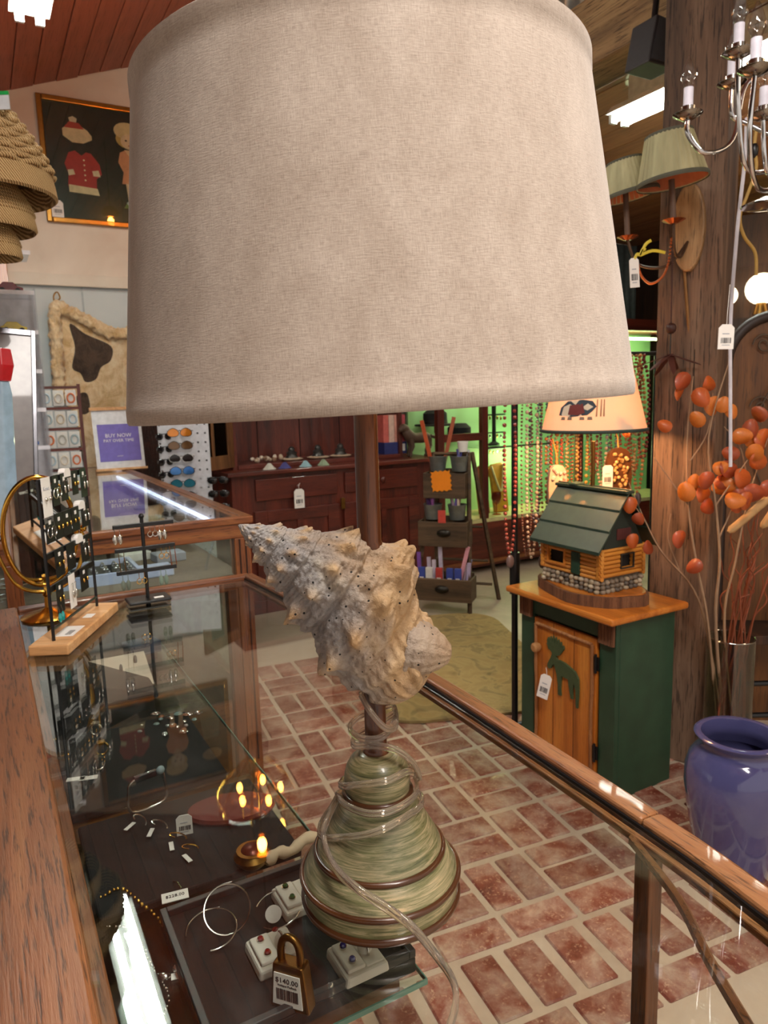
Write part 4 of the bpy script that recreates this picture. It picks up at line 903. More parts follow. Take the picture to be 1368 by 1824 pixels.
m.build('button', plain('ead9b0', .5), pic)
flat('cap', [(.145, .70), (.20, .655), (.27, .655), (.325, .69), (.325, .72), (.30, .76), (.245, .80), (.18, .79), (.145, .755)], 'dcbf98'); flat('cap_band', [(.155, .765), (.28, .765), (.25, .81), (.19, .815)], 'b03a2c', .009); flat('pompom', [(.195, .815), (.235, .815), (.24, .845), (.215, .86), (.19, .845)], 'd8c0a0', .008)
def ell(cx, cy, rx, ry, n=18): return [(cx+rx*math.cos(2*math.pi*i/n), cy+ry*math.sin(2*math.pi*i/n)) for i in range(n)]
flat('doll_hat', ell(.555, .80, .085, .07), 'd9b98a', .009); flat('doll_hair', ell(.56, .735, .08, .075), 'c8a058', .007); flat('doll_face', ell(.565, .715, .055, .062), 'e2bf9c', .010)
for x in (.545, .588): flat('eye', ell(x, .722, .008, .008, 8), '3a2a20', .0115)
flat('mouth', ell(.566, .682, .010, .005, 8), 'a83a30', .0115)
flat('doll_dress', [(.50, .62), (.54, .645), (.60, .645), (.64, .62), (.66, .55), (.645, .46), (.66, .37), (.50, .365), (.515, .46), (.485, .54)], 'd08a62', .009); flat('dress_collar', [(.53, .645), (.60, .645), (.575, .60), (.555, .60)], 'e0b088', .010)
flat('doll_leg', [(.525, .37), (.565, .37), (.56, .22), (.535, .22)], 'dcb896', .009); flat('doll_leg', [(.59, .37), (.63, .37), (.625, .22), (.60, .22)], 'dcb896', .009)
flat('doll_shoe', ell(.55, .205, .03, .02), 'a8b0a8', .010); flat('doll_shoe', ell(.615, .205, .03, .02), 'a8b0a8', .010); flat('doll_stand', [(.50, .165), (.68, .165), (.66, .205), (.52, .205)], '6a7a3a', .008); flat('doll_stand', [(.575, .2), (.645, .2), (.61, .36)], '3a5a34', .006)
flat('second_coat', [(.76, .3), (.92, .3), (.9, .58), (.78, .58)], '4a5f58'); flat('second_hat', ell(.84, .75, .08, .06), 'c09a70')
MB().lohi((.035, -.006, .035), (PW-.035, -.0165, HH-.035)).build('glazing', GLASS, pic)
price_tag('small price tag hung on the lower left of the framed print', AB(p0[0]+.07, WB-.062, pz0+.03), TH, .075, .11)
# fur hide
f0 = ab(PB(92, 545, WB-.02))
fur = thing('fur_hide', 'cream and brown fur hide pinned to the blue wall', 'fur hide', AB(f0[0], WB-.025, f0[2]), TH)
fo = [(0, 0), (.13, -.03), (.28, -.12), (.4, -.17), (.52, -.15), (.66, -.13), (.8, -.06), (.9, -.02), (.92, -.3), (.88, -.55), (.85, -.8), (.5, -.78), (.28, -.92), (.2, -1.25), (.12, -1.25), (.10, -.9), (.06, -.72), (-.02, -.6), (.0, -.4), (-.02, -.2)]
def fur_mat(nm, a, b, c):
    t = NT(nm); t.rough(.95); t.b.inputs['Sheen Weight'].default_value = .4; n = t.noise(t.coord((1, 1, 1)), 9, 6, .6, .7); t.color(t.ramp(n, [(.3, a), (.5, b), (.7, c)])); t.bump(t.noise(t.coord((60, 60, 25)), 1, 4), .9, .02); return t.m
FURC = fur_mat('cream_fur', 'c49e68', 'e8cca0', 'f8e8c8'); FURB = fur_mat('brown_fur', '2c2018', '4a3a2e', '5f4c3c')
def pelt(name, poly, d, mat, parent=fur, puff=.012):
    o = MB().prism([(p.x, p.z) for p in smooth_path([(x, 0, y) for x, y in poly], 5, True)], -d, 0).build(name, mat, parent, smooth=80); b = o.modifiers.new('bevel', 'BEVEL'); b.width = puff; b.segments = 3; return o
pelt('pelt', fo, .03, FURC)
pelt('dark_patch', [(.10, -.12), (.20, -.19), (.36, -.27), (.35, -.37), (.28, -.42), (.24, -.50), (.17, -.52), (.14, -.46), (.09, -.42), (.12, -.28)], .037, FURB); pelt('dark_patch', [(.10, -.62), (.17, -.6), (.18, -.72), (.12, -.74)], .036, FURB)
pelt('dark_patch', [(.50, -.35), (.53, -.33), (.54, -.45), (.62, -.52), (.62, -.55), (.52, -.52)], .036, plain('17120f', .9))
m = MB().tube(smooth_path([(-.01, -.045, -.66), (.0, -.05, -.35), (.015, -.05, -.03), (.1, -.05, -.045), (.22, -.05, -.10), (.36, -.05, -.18), (.5, -.05, -.17), (.64, -.05, -.14), (.8, -.05, -.07)], 30), .04, 28); o = m.build('woolly_edge', FURC, fur, smooth=80); tx = bpy.data.textures.new('wool', 'CLOUDS'); tx.noise_scale = .03; dm = o.modifiers.new('wool', 'DISPLACE'); dm.texture = tx; dm.strength = .045; dm.mid_level = .5
MB().tube(smooth_path([(.02, -.03, .0), (.015, -.03, .06), (.04, -.03, .09), (.055, -.03, .05), (.03, -.03, .03)], 4), .005, 6).build('hanging_ring', OLDBRASS, fur)
cow = MB().prism([(p.x, p.z) for p in smooth_path([(x, 0, y) for x, y in ((0, 0), (.2, .06), (.5, .12), (.8, .15), (1.0, .1), (1.0, -.8), (.1, -.8), (.05, -.35), (.0, -.2))], 5, True)], -.02, .0).build('cow_hide', fur_mat('dark_cowhide', '1a0d08', '34180f', '4a2416'), loc=AB(.62, WB-.003, 1.30), rz=TH, bevel=.006); tag(cow, 'dark reddish brown hide hanging below the cream fur', 'hide')
# ================================================================ SUNGLASSES RACK
sr = thing('sunglasses_rack', 'white perforated sunglasses rack standing beside the hutch', 'display rack', PY(335, 890, 3.95)*Vector((1, 1, 0)) if False else Vector((PY(335, 890, 3.95).x, 3.95, 0)), math.radians(10))
MB().lohi((-.135, 0, .35), (.135, .02, 1.75)).build('panel', plain('c9c9cf', .5), sr, bevel=.004); MB().lohi((-.02, .0, .03), (.02, .04, .36)).build('post', CHROME, sr); MB().lathe([(0, 0), (.12, 0), (.12, .02), (.03, .04), (0, .04)], 24).build('base', CHROME, sr)
m = MB()
for i in range(26):
    for x in (-.125, .075, .115): m.lathe([(0, -.0012), (.006, -.0012), (.006, .0), (0, .0)], 8, (x, 0, .4+i*.05), RX(90))
m.build('holes', INK, sr)
zt = PY(325, 770, 3.9).z
for i, (c_, lb) in enumerate((('d9832a', 'orange mirrored'), ('6a4a2c', 'brown'), ('111114', 'black wraparound'), ('2a6aa8', 'blue mirrored'), ('2f86a0', 'teal mirrored'), ('1a1416', 'dark square'))):
    z = zt-.069*i; P = Vector((sr.location.x, sr.location.y, 0))+RZm(10) @ Vector((-.015, -.045, z))
    t = thing('sunglasses', lb+' sunglasses on the white rack, %s from top' % ('first', 'second', 'third', 'fourth', 'fifth', 'sixth')[i], 'sunglasses', P, math.radians(10))
    lm = plain(c_, .06, .5, .8)
    for s in (-1, 1):
        MB().prism([(s*.034+.029*math.cos(k*math.pi/8), .0+.021*math.sin(k*math.pi/8)-.004*abs(math.cos(k*math.pi/8))) for k in range(16)], -.004, 0).build('lens', lm, t)
        MB().tube([(s*.034+.03*math.cos(k*math.pi/8), -.002, .022*math.sin(k*math.pi/8)-.004*abs(math.cos(k*math.pi/8))) for k in range(16)], .0022, 6, True).build('rim', BLACK if i != 2 else SILVER, t)
        MB().tube([(s*.064, 0, .008), (s*.066, .04, .006)], .002, 6).build('temple', BLACK, t)
    MB().tube([(-.006, -.002, .008), (0, -.003, .011), (.006, -.002, .008)], .002, 6).build('bridge', BLACK, t)
    MB().tube([(0, .0, .004), (0, .046, .004)], .002, 6).build('rack_peg', WHITE, t)
for i in range(7):
    P = Vector((sr.location.x, sr.location.y, 0))+RZm(10) @ Vector((-.10, -.03, zt-.02-.069*i)); t = thing('sunglasses', 'folded dark sunglasses in the left column of the rack', 'sunglasses', P, math.radians(55), 'folded sunglasses in left column')
    for s in (-1, 1): MB().ball((s*.03, 0, 0), (.026, .004, .02), 10, 6).build('lens', plain('17161a', .1, 0, .6), t, smooth=60)
    MB().tube([(-.055, 0, .01), (0, -.004, .014), (.055, 0, .01)], .0025, 6).build('frame', BLACK, t)
for i in range(3):
    P = Vector((sr.location.x, sr.location.y, 0))+RZm(10) @ Vector((.17, -.03, zt-.27-.075*i)); t = thing('sunglasses', 'black sunglasses sticking out at the right side of the rack', 'sunglasses', P, math.radians(10), 'black sunglasses at right side of rack')
    for s in (-1, 1): MB().ball((s*.03, 0, 0), (.028, .005, .022), 10, 6).build('lens', plain('0c0c10', .1, 0, .6), t, smooth=60)
    MB().tube([(-.055, 0, .01), (0, -.004, .014), (.055, 0, .01)], .003, 6).build('frame', BLACK, t)
# ================================================================ HUTCH
HA, HB_, HBK = 1.40, 4.65, 5.2
hu = thing('hutch_cabinet', 'dark cherry wood hutch with drawers below and an open shelf top', 'hutch', AB(2.2, 4.9, 0), TH)
ho = (-2.2, -4.9, 0); H1 = 1.0; HW0, HW1 = 1.43, 3.04
MB(ho).lohi((HW0, HB_+.02, .08), (HW1, HBK, H1-.03)).build('carcass', CHERRYZ, hu, bevel=.004)
MB(ho).lohi((HW0-.04, HB_-.04, H1-.03), (HW1+.04, HBK, H1)).build('counter', CHERRY, hu, bevel=.006)
MB(ho).lohi((HW0-.01, HB_, 0), (HW1+.01, HBK, .09)).build('plinth', CHERRY, hu)
mid = (HW0+HW1)/2
for x0, x1 in ((HW0+.16, mid-.03), (mid+.03, HW1-.16)):
    d = MB(ho).lohi((x0, HB_, .79), (x1, HB_+.02, .94)).build('drawer', CHERRY, hu, bevel=.006); MB(ho).lathe([(0, 0), (.012, 0), (.022, .02), (.012, .03), (0, .03)], 12, ((x0+x1)/2, HB_, .865), RX(90)).build('knob', CHERRY, d, smooth=50)
    dr = MB(ho).lohi((x0-.02, HB_, .14), (x1+.0, HB_+.02, .72)).build('door', CHERRYZ, hu, bevel=.004)
    for lo, hi in (((x0-.02, HB_-.014, .14), (x0+.07, HB_, .72)), ((x1-.09, HB_-.014, .14), (x1, HB_, .72)), ((x0+.07, HB_-.014, .64), (x1-.09, HB_, .72)), ((x0+.07, HB_-.014, .14), (x1-.09, HB_, .23)), (((x0+x1)/2-.02, HB_-.014, .23), ((x0+x1)/2+.02, HB_, .64))): MB(ho).lohi(lo, hi).build('door_rail', CHERRY, dr, bevel=.003)
MB(ho).lohi((mid-.02, HB_-.03, .68), (mid+.01, HB_-.014, .76)).build('latch', OLDBRASS, hu, bevel=.003)
U0, U1 = 1.5, 2.86
MB(ho).lohi((U0, HBK-.03, H1), (U1, HBK, 2.2)).build('upper_back', CHERRYZ, hu)
for x in (U0, U1-.03): MB(ho).lohi((x, HB_+.18, H1), (x+.03, HBK-.03, 2.2)).build('upper_side', CHERRYZ, hu)
MB(ho).lohi((U0, HB_+.18, 2.2), (U1, HBK, 2.24)).build('upper_top', CHERRY, hu); MB(ho).lohi((U0+.03, HB_+.2, 1.56), (U1-.03, HBK-.03, 1.585)).build('upper_shelf', CHERRY, hu); MB(ho).lohi((U0+.03, HB_+.16, H1), (U1-.03, HBK-.03, H1+.03)).build('upper_step', CHERRY, hu, bevel=.003)
for i in range(3): MB(ho).lohi((U0+.3+i*.34, HBK-.034, 1.0), (U0+.306+i*.34, HBK-.029, 2.2)).build('back_groove', plain('1c0a06', .9), hu)
dd = None
FRW = wood('door_frame_brown', '4a2a16', '6e4424', '8a5c34', 2, 12, .5)
dwid = .42
for lo, hi in (((0, -.012, 0), (.06, .012, 1.1)), ((dwid-.06, -.012, 0), (dwid, .012, 1.1)), ((.06, -.012, 0), (dwid-.06, .012, .09)), ((.06, -.012, 1.02), (dwid-.06, .012, 1.1)), ((dwid/2-.012, -.01, .09), (dwid/2+.012, .01, 1.02)), ((.06, -.01, .5), (dwid-.06, .01, .525))): (lambda o_: None)(0)
fr_ = MB()
for lo, hi in (((0, -.012, 0), (.06, .012, 1.1)), ((dwid-.06, -.012, 0), (dwid, .012, 1.1)), ((.06, -.012, 0), (dwid-.06, .012, .09)), ((.06, -.012, 1.02), (dwid-.06, .012, 1.1)), ((dwid/2-.012, -.01, .09), (dwid/2+.012, .01, 1.02)), ((.06, -.01, .5), (dwid-.06, .01, .525))): fr_.lohi(lo, hi)
dd = fr_.build('open_door', FRW, hu, bevel=.003, loc=(U0-2.2, HB_+.17-4.9, H1+.02), rz=math.radians(215))
MB().lohi((.06, -.002, .09), (dwid-.06, .002, 1.02)).build('pane', glass('door_glass', '8a8078', .02, .06), dd)
# things on hutch
def onh(px, b, z=H1+.03): 
    P = PB(px, 800, b); P.z = z; return P
def fig(name, label, cat, px, b, z, parts, rz=0):
    t = thing(name, label, cat, onh(px, b, z), TH+rz)
    for n_, mb, mt in parts: mb.build(n_, mt, t, smooth=60)
    return t
PEW = plain('4a4846', .35, .6); STN = plain('bca890', .7)
rk = thing('seashell_pile', 'small pile of pale seashells at left of the hutch shelf', 'seashells', onh(475, 4.9), TH)
for i in range(14): MB().ball((R_.uniform(-.12, .12), R_.uniform(-.03, .03), .015+R_.uniform(0, .02)), (R_.uniform(.015, .035), .016, R_.uniform(.012, .022)), 8, 5, RZm(R_.uniform(0, 90))).build('shell', (STN, plain('d0c0b0', .6), plain('8a6a54', .7))[i % 3], rk, smooth=60)
for px, lb in ((519, 'left'), (566, 'middle'), (606, 'right')):
    fig('pewter_figurine', lb+' small pewter figurine on a stone dish in the hutch', 'figurine', px, 4.92, H1+.03, [('dish', MB().lathe([(0, 0), (.07, 0), (.085, .012), (.06, .02), (0, .02)], 20), STN), ('figure', MB().lathe([(0, .02), (.05, .02), (.035, .04), (.04, .055), (.022, .07), (.026, .085), (.012, .10), (0, .102)], 14), PEW)])
for px, c_, lb in ((478, 'c0bcb0', 'white'), (506, '4a4a80', 'blue'), (543, '8fb0b8', 'pale turquoise'), (575, '8a9a80', 'green')):
    o = MB().lathe([(0, 0), (.05, 0), (.03, .02), (.012, .04), (0, .045)], 6).build('stone_pyramid', plain(c_, .35), loc=onh(px, 4.68, H1+.001), rz=TH, smooth=20); tag(o, lb+' stone pyramid on the front edge of the hutch', 'stone')
bk = thing('incense_box_set', 'blue base box holding pink and white packets on the hutch', 'box set', onh(697, 4.92), TH)
MB().lohi((-.10, -.07, 0), (.10, .05, .09)).build('base_box', plain('26306a', .5), bk); MB().lohi((.03, -.072, .02), (.085, -.07, .075)).build('label', WHITE, bk)
for i in range(4): MB().lohi((-.1+i*.05, -.06, .09), (-.054+i*.05, .04, .30)).build('packet', plain(('c9655c', 'd9b8a8', 'd99a8a', 'b8505a')[i], .5), bk)
DOGM = plain('4f3a2c', .6)
dg = thing('dog_figurine', 'brown carved dog figurine on the right end of the hutch', 'figurine', onh(745, 4.8, H1+.001), TH+math.radians(180))
pts = [(-.10, 0, .15), (-.02, 0, .145), (.06, 0, .15), (.10, 0, .19), (.115, 0, .225), (.145, 0, .22), (.17, 0, .205)]
MB().tube(smooth_path(pts, 4), [.03, .036, .04, .042, .042, .04, .04, .043, .046, .046, .044, .042, .040, .036, .032, .03, .03, .032, .034, .034, .030, .024, .02, .018, .014], 12).build('body', DOGM, dg, smooth=80)
for x, y in ((-.09, -.02), (-.085, .02), (.07, -.02), (.075, .02)): MB().tube([(x, y, .14), (x-.012, y, .08), (x+.004, y, .04), (x+.002, y, .01), (x+.018, y, .005)], [.026, .018, .012, .011, .010], 8).build('leg', DOGM, dg, smooth=60)
MB().tube(smooth_path([(-.12, 0, .155), (-.17, 0, .14), (-.20, 0, .165)], 4), [.014, .013, .012, .01, .01, .008, .007, .006, .004], 8).build('tail', DOGM, dg, smooth=60)
for s in (-1, 1): MB().ball((.112, s*.026, .215), (.014, .007, .026), 8, 5).build('ear', DOGM, dg, smooth=60)
price_tag('white price tag hanging from the left hutch drawer knob', PB(534, 905, HB_-.03), TH, .075, .135, 0, None, [(.0, 0, .16), (.01, 0, .175)])
# ================================================================ LADDER SHELF
LP = Vector((PZ(790, 1092, 0).x, PZ(790, 1092, 0).y, 0))
LR = math.radians(-20)
ls = thing('ladder_shelf', 'brown folding ladder shelf with three crates of incense', 'ladder shelf', LP, LR)
def leg(p, q, nm='leg'): MB().tube([p, q], .016, 4).build(nm, BROWN, ls)
leg((-.20, -.03, 0), (-.105, .2, 1.08)); leg((.19, -.03, 0), (.14, .2, 1.08)); leg((-.16, .42, 0), (-.10, .21, 1.05)); leg((.30, .42, 0), (.16, .21, 1.08))
MB().tube([(-.11, .2, 1.07), (.15, .2, 1.07)], .014, 4).build('top_rail', BROWN, ls); 
for z, y, x in ((.12, .38, .26), (.30, .34, .24), (.55, .3, .21)): MB().tube([(-.14, y, z), (x, y, z)], .010, 4).build('back_rung', BROWN, ls)
CR = ((.10, -.07, .21, .155), (.46, .0, .17, .17), (.78, .06, .145, .17))
for i, (z, y, hw, hh_) in enumerate(CR):
    c = MB().lohi((-hw, y, z), (hw, y+.015, z+hh_)).build('crate_front', BROWN, ls, bevel=.004)
    MB().lohi((-hw, y+.015, z), (-hw+.012, y+.16, z+hh_)).build('crate_side', BROWN, ls); MB().lohi((hw-.012, y+.015, z), (hw, y+.16, z+hh_)).build('crate_side', BROWN, ls); MB().lohi((-hw+.012, y+.145, z), (hw-.012, y+.16, z+hh_+.02)).build('crate_back', BROWN, ls); MB().lohi((-hw+.012, y+.015, z), (hw-.012, y+.145, z+.012)).build('crate_bottom', BROWN, ls)
    if i < 2: MB().lathe([(0, -.02), (.02, -.018), (.042, -.006), (.045, 0), (0, 0)], 16, (0.01, y-.001, z+hh_*.55), Matrix(((1.1, 0, 0), (0, 0, 1), (0, .6, 0))).to_3x3()).build('cup_pull', plain('2a241e', .4, .6), c, smooth=50)
def lsw(x, y, z): return LP+RZm(-20) @ Vector((x, y, z))
ZINC = plain('8a8e8a', .4, .6)
for k, (x, y, z, lb) in enumerate(((-.07, .10, .955, 'left zinc bucket on the top crate, holding orange sticks'), (.08, .10, .955, 'right zinc bucket on the top crate, holding blue packets'), (-.09, .03, .635, 'left zinc bucket on the middle crate of purple sticks'), (.08, .03, .635, 'right zinc bucket on the middle crate of mixed sticks'))):
    r_ = .062
    t = thing('zinc_bucket', lb, 'bucket', lsw(x, y+.08 if k < 2 else y+.07, z-.0 if k < 2 else z), 0)
    MB().lathe([(0, 0), (r_*.8, 0), (r_, .095), (r_*1.04, .098), (r_*1.04, .103), (r_*.95, .1), (r_*.78, .006), (0, .006)], 24, cap=False).build('pail', ZINC, t, smooth=40); MB().tube([(r_*.9*math.cos(q*.52), r_*.9*math.sin(q*.52), .055) for q in range(12)], .003, 5, True).build('band', ZINC, t)
    CS = (('b04a20', 'a05030'), ('3a3a80', 'c8c8d8'), ('6a3a7a', '8a4a90', '4a2a5a'), ('c8a8c0', '5a4a8a', 'd8c8b0', 'a03a60'))[k]
    for i in range((2, 5, 8, 8)[k]):
        a = R_.uniform(0, 6.28); rr = R_.uniform(.01, .035); L = (.27, .05, .12, .14)[k]; ln_ = R_.uniform(-.25, .25)
        if k == 0: a = (3.1, .1)[i]; rr = .035; ln_ = (-.22, .22)[i]
        P = t.location+Vector((rr*math.cos(a), rr*math.sin(a), .01)); hgt = .09+L*R_.uniform(.85, 1.1)
        o = MB().box((math.sin(ln_)*hgt/2, 0, hgt/2), (.026 if k == 0 else .014, .012, hgt), R=RY(math.degrees(ln_))).build('incense_packet', plain(CS[i % len(CS)], .5), loc=P, rz=R_.uniform(-.4, .4)); tag(o, 'slim incense packet standing in the %s' % lb.split(',')[0].split(' of ')[0], 'incense', 'packets in '+lb.split(' on')[0]+' %d' % k)
fb = [('3a4a9a', -.14), ('d8d4d0', -.09), ('b03a34', -.02), ('3a4a9a', .055), ('3a4a9a', .11)]
for i, (c_, x) in enumerate(fb):
    o = MB().lohi((-.022, -.012, 0), (.022, .012, .12)).build('incense_box', plain(c_, .5), loc=lsw(x, -.035, .112+.0), rz=LR); tag(o, 'upright incense box in the lowest crate, %s from left' % ('first', 'second', 'third', 'fourth', 'fifth')[i], 'incense box')
    o.location = lsw(x, -.02, .20); 
    MB().lohi((-.014, -.013, .02), (.014, -.012, .055)).build('label', WHITE, o)
for i, (x, c_, ln_, L) in enumerate(((-.17, '7a4a9a', -.06, .30), (-.11, 'c8b8cc', -.04, .26), (-.07, 'd0c4d4', 0, .25), (-.02, 'c8c0d8', -.05, .34), (.09, 'd99aa8', .35, .36), (.15, '8a90c0', .2, .26), (.17, 'b8a8c8', .1, .24), (.13, 'd8c8d8', .25, .22))):
    o = MB().box((0, 0, L/2), (.026, .012, L), R=RY(0)).build('incense_packet', plain(c_, .5), loc=lsw(x*.95, .02+.03*(i % 2), .115)); o.rotation_euler = (0, ln_*.7, LR); tag(o, '%s incense packet in lowest ladder crate' % ('tall purple', 'pale lilac leftmost', 'pale lilac second', 'tallest lilac', 'leaning pink', 'blue leaning', 'grey lilac', 'short leaning white')[i], 'incense')
# orange starburst price card
pts = []
for s_ in range(4):
    for i in range(8):
        d = .062 if i % 2 else .072; u = -.065+.13*i/8; pts.append({0: (u, -d), 1: (d, u), 2: (-u, d), 3: (-d, -u)}[s_])
sc = MB().prism(pts, -.002, .0, M=RY(-4)).build('price_card', plain('f08a14', .5, 0, 0, 'neon_orange', .03), loc=lsw(-.015, .052, .90), rz=LR); tag(sc, 'neon orange zigzag edged card on the top ladder crate', 'price card')
o = MB().lohi((-.026, 0, 0), (.026, .004, .085)).build('red_label', plain('c8483c', .5), loc=lsw(.0, -.004, .625), rz=LR); tag(o, 'small red paper label between the middle zinc buckets', 'label')
cup = thing('white_cup', 'white cup with a red spot on top of the ladder', 'cup', lsw(.1, .2, 1.085), 0)
MB().lathe([(0, 0), (.03, 0), (.038, .07), (.034, .07), (.028, .006), (0, .006)], 20, cap=False).build('cup', WHITE, cup, smooth=40)
# ================================================================ GREEN LIT SHOWCASE
GN = NT('mint_green_panel'); GN.rough(.6); GN.color('a6e0a0'); GN = GN.m
GB, GA0, GA1 = 4.72, 3.12, 6.0
gc = thing('showcase_cabinet', 'tall dark wood showcase with mint green lined interior', 'showcase', AB(4.5, 5, 0), TH); go = (-4.5, -5, 0)
MB(go).lohi((GA0, GB+.45, .45), (GA1, GB+.48, 2.1)).build('green_back', GN, gc)
MB(go).lohi((GA0, GB, .05), (GA1, GB+.48, .42)).build('base_cabinet', CHERRY, gc, bevel=.004); MB(go).lohi((GA0, GB-.03, .08), (GA1, GB, .11)).build('base_trim', OAKX, gc)
MB(go).lohi((GA0, GB, .42), (GA1, GB+.45, .45)).build('deck', plain('c4bc84', .6), gc)
MB(go).lohi((GA0, GB, 2.0), (GA1, GB+.48, 2.1)).build('header', CHERRY, gc)
for a in (GA0, 3.55, 4.6, GA1-.06): MB(go).lohi((a, GB, .45), (a+.06, GB+.05, 2.0)).build('stile', CHERRYZ, gc, bevel=.003)
MB(go).lohi((GA0+.06, GB, 1.10), (3.55, GB+.05, 1.16)).build('rail', CHERRY, gc)
MB(go).lohi((3.61, GB+.1, 1.02), (4.6, GB+.44, 1.03)).build('shelf', ACRYL, gc); MB(go).lohi((3.61, GB+.09, 1.018), (4.6, GB+.1, 1.032)).build('shelf_strip', plain('28241c', .5), gc)
MB(go).lohi((3.61, GB+.02, .45), (4.6, GB+.026, 2.0)).build('pane', GLASS, gc); MB(go).lohi((4.66, GB+.02, .45), (GA1-.06, GB+.026, 2.0)).build('pane', GLASS, gc)
LED = emis('showcase_lamp', 'f4ffb0', 14)
MB(go).lohi((3.7, GB+.12, 1.975), (4.5, GB+.16, 1.99)).build('lamp_strip', LED, gc); MB(go).lohi((4.75, GB+.12, 1.93), (5.9, GB+.16, 1.95)).build('lamp_strip', LED, gc)
point('showcase_glow', AB(4.1, GB+.2, 1.85), 9, (1, .95, .6), .08); point('showcase_glow', AB(4.1, GB+.22, .92), 5, (1, .92, .5), .06); point('showcase_glow', AB(5.3, GB+.2, 1.8), 9, (1, .95, .6), .08); point('showcase_glow', AB(3.35, GB+.25, 1.85), 3, (1, .95, .6), .08)
def ing(px, z, d=.25): P = PB(px, 800, GB+d); P.z = z; return P
# hats in left bay
for i, (px, py, lb) in enumerate(((775, 745, 'left black felt hat on a stand in the showcase'), (818, 770, 'round black felt hat in the showcase window'))):
    P = PB(px, py, GB+.28); t = thing('felt_hat', lb, 'hat', (P.x, P.y, P.z-.06), 0)
    MB().lathe([(.0, .0), (.17, 0), (.17, .012), (.10, .016), (.098, .1), (.06, .135), (0, .13)], 28).build('hat', plain('15171a', .9), t, smooth=40); MB().lathe([(.1, .018), (.102, .02), (.1, .045), (.098, .045)], 28, cap=False).build('band', plain('0a0a0a', .6), t)
    MB().tube([(0, 0, 0), (0, 0, 1.165-P.z+.06 if False else -(P.z-.06)+1.165)], .01, 8).build('stand', BLACK, t) if P.z-.06 > 1.2 else None
# gold jewellery hung on black bars in the showcase
for k, y in enumerate((740, 772, 800)):
    P = PB(878, y, GB+.36)
    b = thing('earring_bar', '%s black bar of gold earrings in the showcase' % ('top', 'middle', 'lowest')[k], 'earring bar', P, TH)
    MB().lohi((-.14, 0, 0), (.14, .01, .012)).build('bar', BLACK, b)
    for i in range(7): MB().ball((-.12+.04*i, -.008, -.02-.008*(i % 2)), (.012, .004, .018), 8, 5).build('earring', GOLD if (i+k) % 3 else SILVER, b, smooth=60)
b = thing('bust_post', 'black velvet jewellery neck on the upper glass shelf', 'jewellery bust', ing(880, 1.03, .3), TH)
MB().lathe([(0, 0), (.05, 0), (.05, .01), (.018, .03), (.016, .2), (.02, .36), (0, .37)], 20).build('neck', BLACKM, b, smooth=40)
YEL = plain('c98a1c', .5); AMB = plain('b8661c', .35)
nb_ = thing('necklace_bust', 'tall amber yellow necklace bust in the green showcase', 'necklace bust', ing(892, .451, .2), TH)
MB().prism([(-.07, 0), (.075, 0), (.085, .32), (.10, .40), (.05, .43), (-.05, .42), (-.10, .38), (-.075, .3)], -.02, .02, M=RX(-10)).build('bust', YEL, nb_, bevel=.008)
MB().tube([RX(-10) @ Vector(p) for p in smooth_path([(-.07, -.028, .40), (-.03, -.03, .25), (.0, -.03, .18), (.03, -.03, .25), (.06, -.028, .41)], 6)], .009, 8).build('necklace', plain('e0d0a0', .3), nb_, smooth=60)
n2b = thing('necklace_bust', 'narrow rust orange bust with pearl strand beside the amber bust', 'necklace bust', ing(862, .451, .2), TH)
MB().prism([(-.05, 0), (.05, 0), (.055, .36), (.0, .42), (-.05, .36)], -.02, .02, M=RX(-10)).build('bust', plain('8f3d16', .5), n2b, bevel=.008)
for i in range(9): MB().ball(RX(-10) @ Vector((.02, -.03, .06+.036*i)), .011, 8, 6).build('pearl', plain('ded2c0', .25), n2b, smooth=60)
wg = thing('wine_glass', 'amber stemmed glass before the yellow bust', 'glass', ing(884, .451, .12), 0)
MB().lathe([(0, 0), (.04, 0), (.04, .003), (.005, .006), (.005, .08), (.03, .10), (.045, .14), (.04, .19), (.038, .19), (.042, .14), (.028, .104), (0, .09)], 24, cap=False).build('bowl', glass('amber_glass', 'e0a84a', .02, .06), wg, smooth=50)
# ================================================================ NECKLACE RACK
NP_ = PZ(917, 1300, 0); NPY = NP_.y
nr = thing('necklace_rack', 'black metal necklace rack standing behind the log cabin lamp', 'necklace rack', NP_, math.radians(12))
MB().tube([(0, 0, 0), (0, 0, 2.05)], .014, 10).build('pole', BLACK, nr, smooth=50); MB().tube([(0, 0, .62), (0, 0, .8)], .022, 10).build('collar', BLACK, nr, smooth=50)
MB().tube([(-.16, .25, .015), (.0, 0, .015), (.05, -.1, .015)], .014, 8).build('foot', BLACK, nr); MB().tube([(0, 0, .02), (.7, .12, .02)], .012, 8).build('foot', BLACK, nr)
MB().tube([(0, 0, 1.62), (.72, .12, 1.62)], .009, 8).build('arm', BLACK, nr); MB().tube([(.72, .12, .02), (.72, .12, 1.62)], .012, 8).build('pole', BLACK, nr)
BC = (('8a3a30', 'dark red'), ('5a4a50', 'plum grey'), ('b8743a', 'amber'), ('9a5a34', 'brown'), ('c8a050', 'gold'), ('7a4a3a', 'rust'), ('6a7a80', 'slate'), ('b04a34', 'coral red'), ('c88a50', 'honey'), ('8f6a4a', 'wooden'), ('d8b8a0', 'pale pink'), ('a05a3a', 'terracotta'), ('c0a070', 'sand'), ('7a3028', 'garnet'))
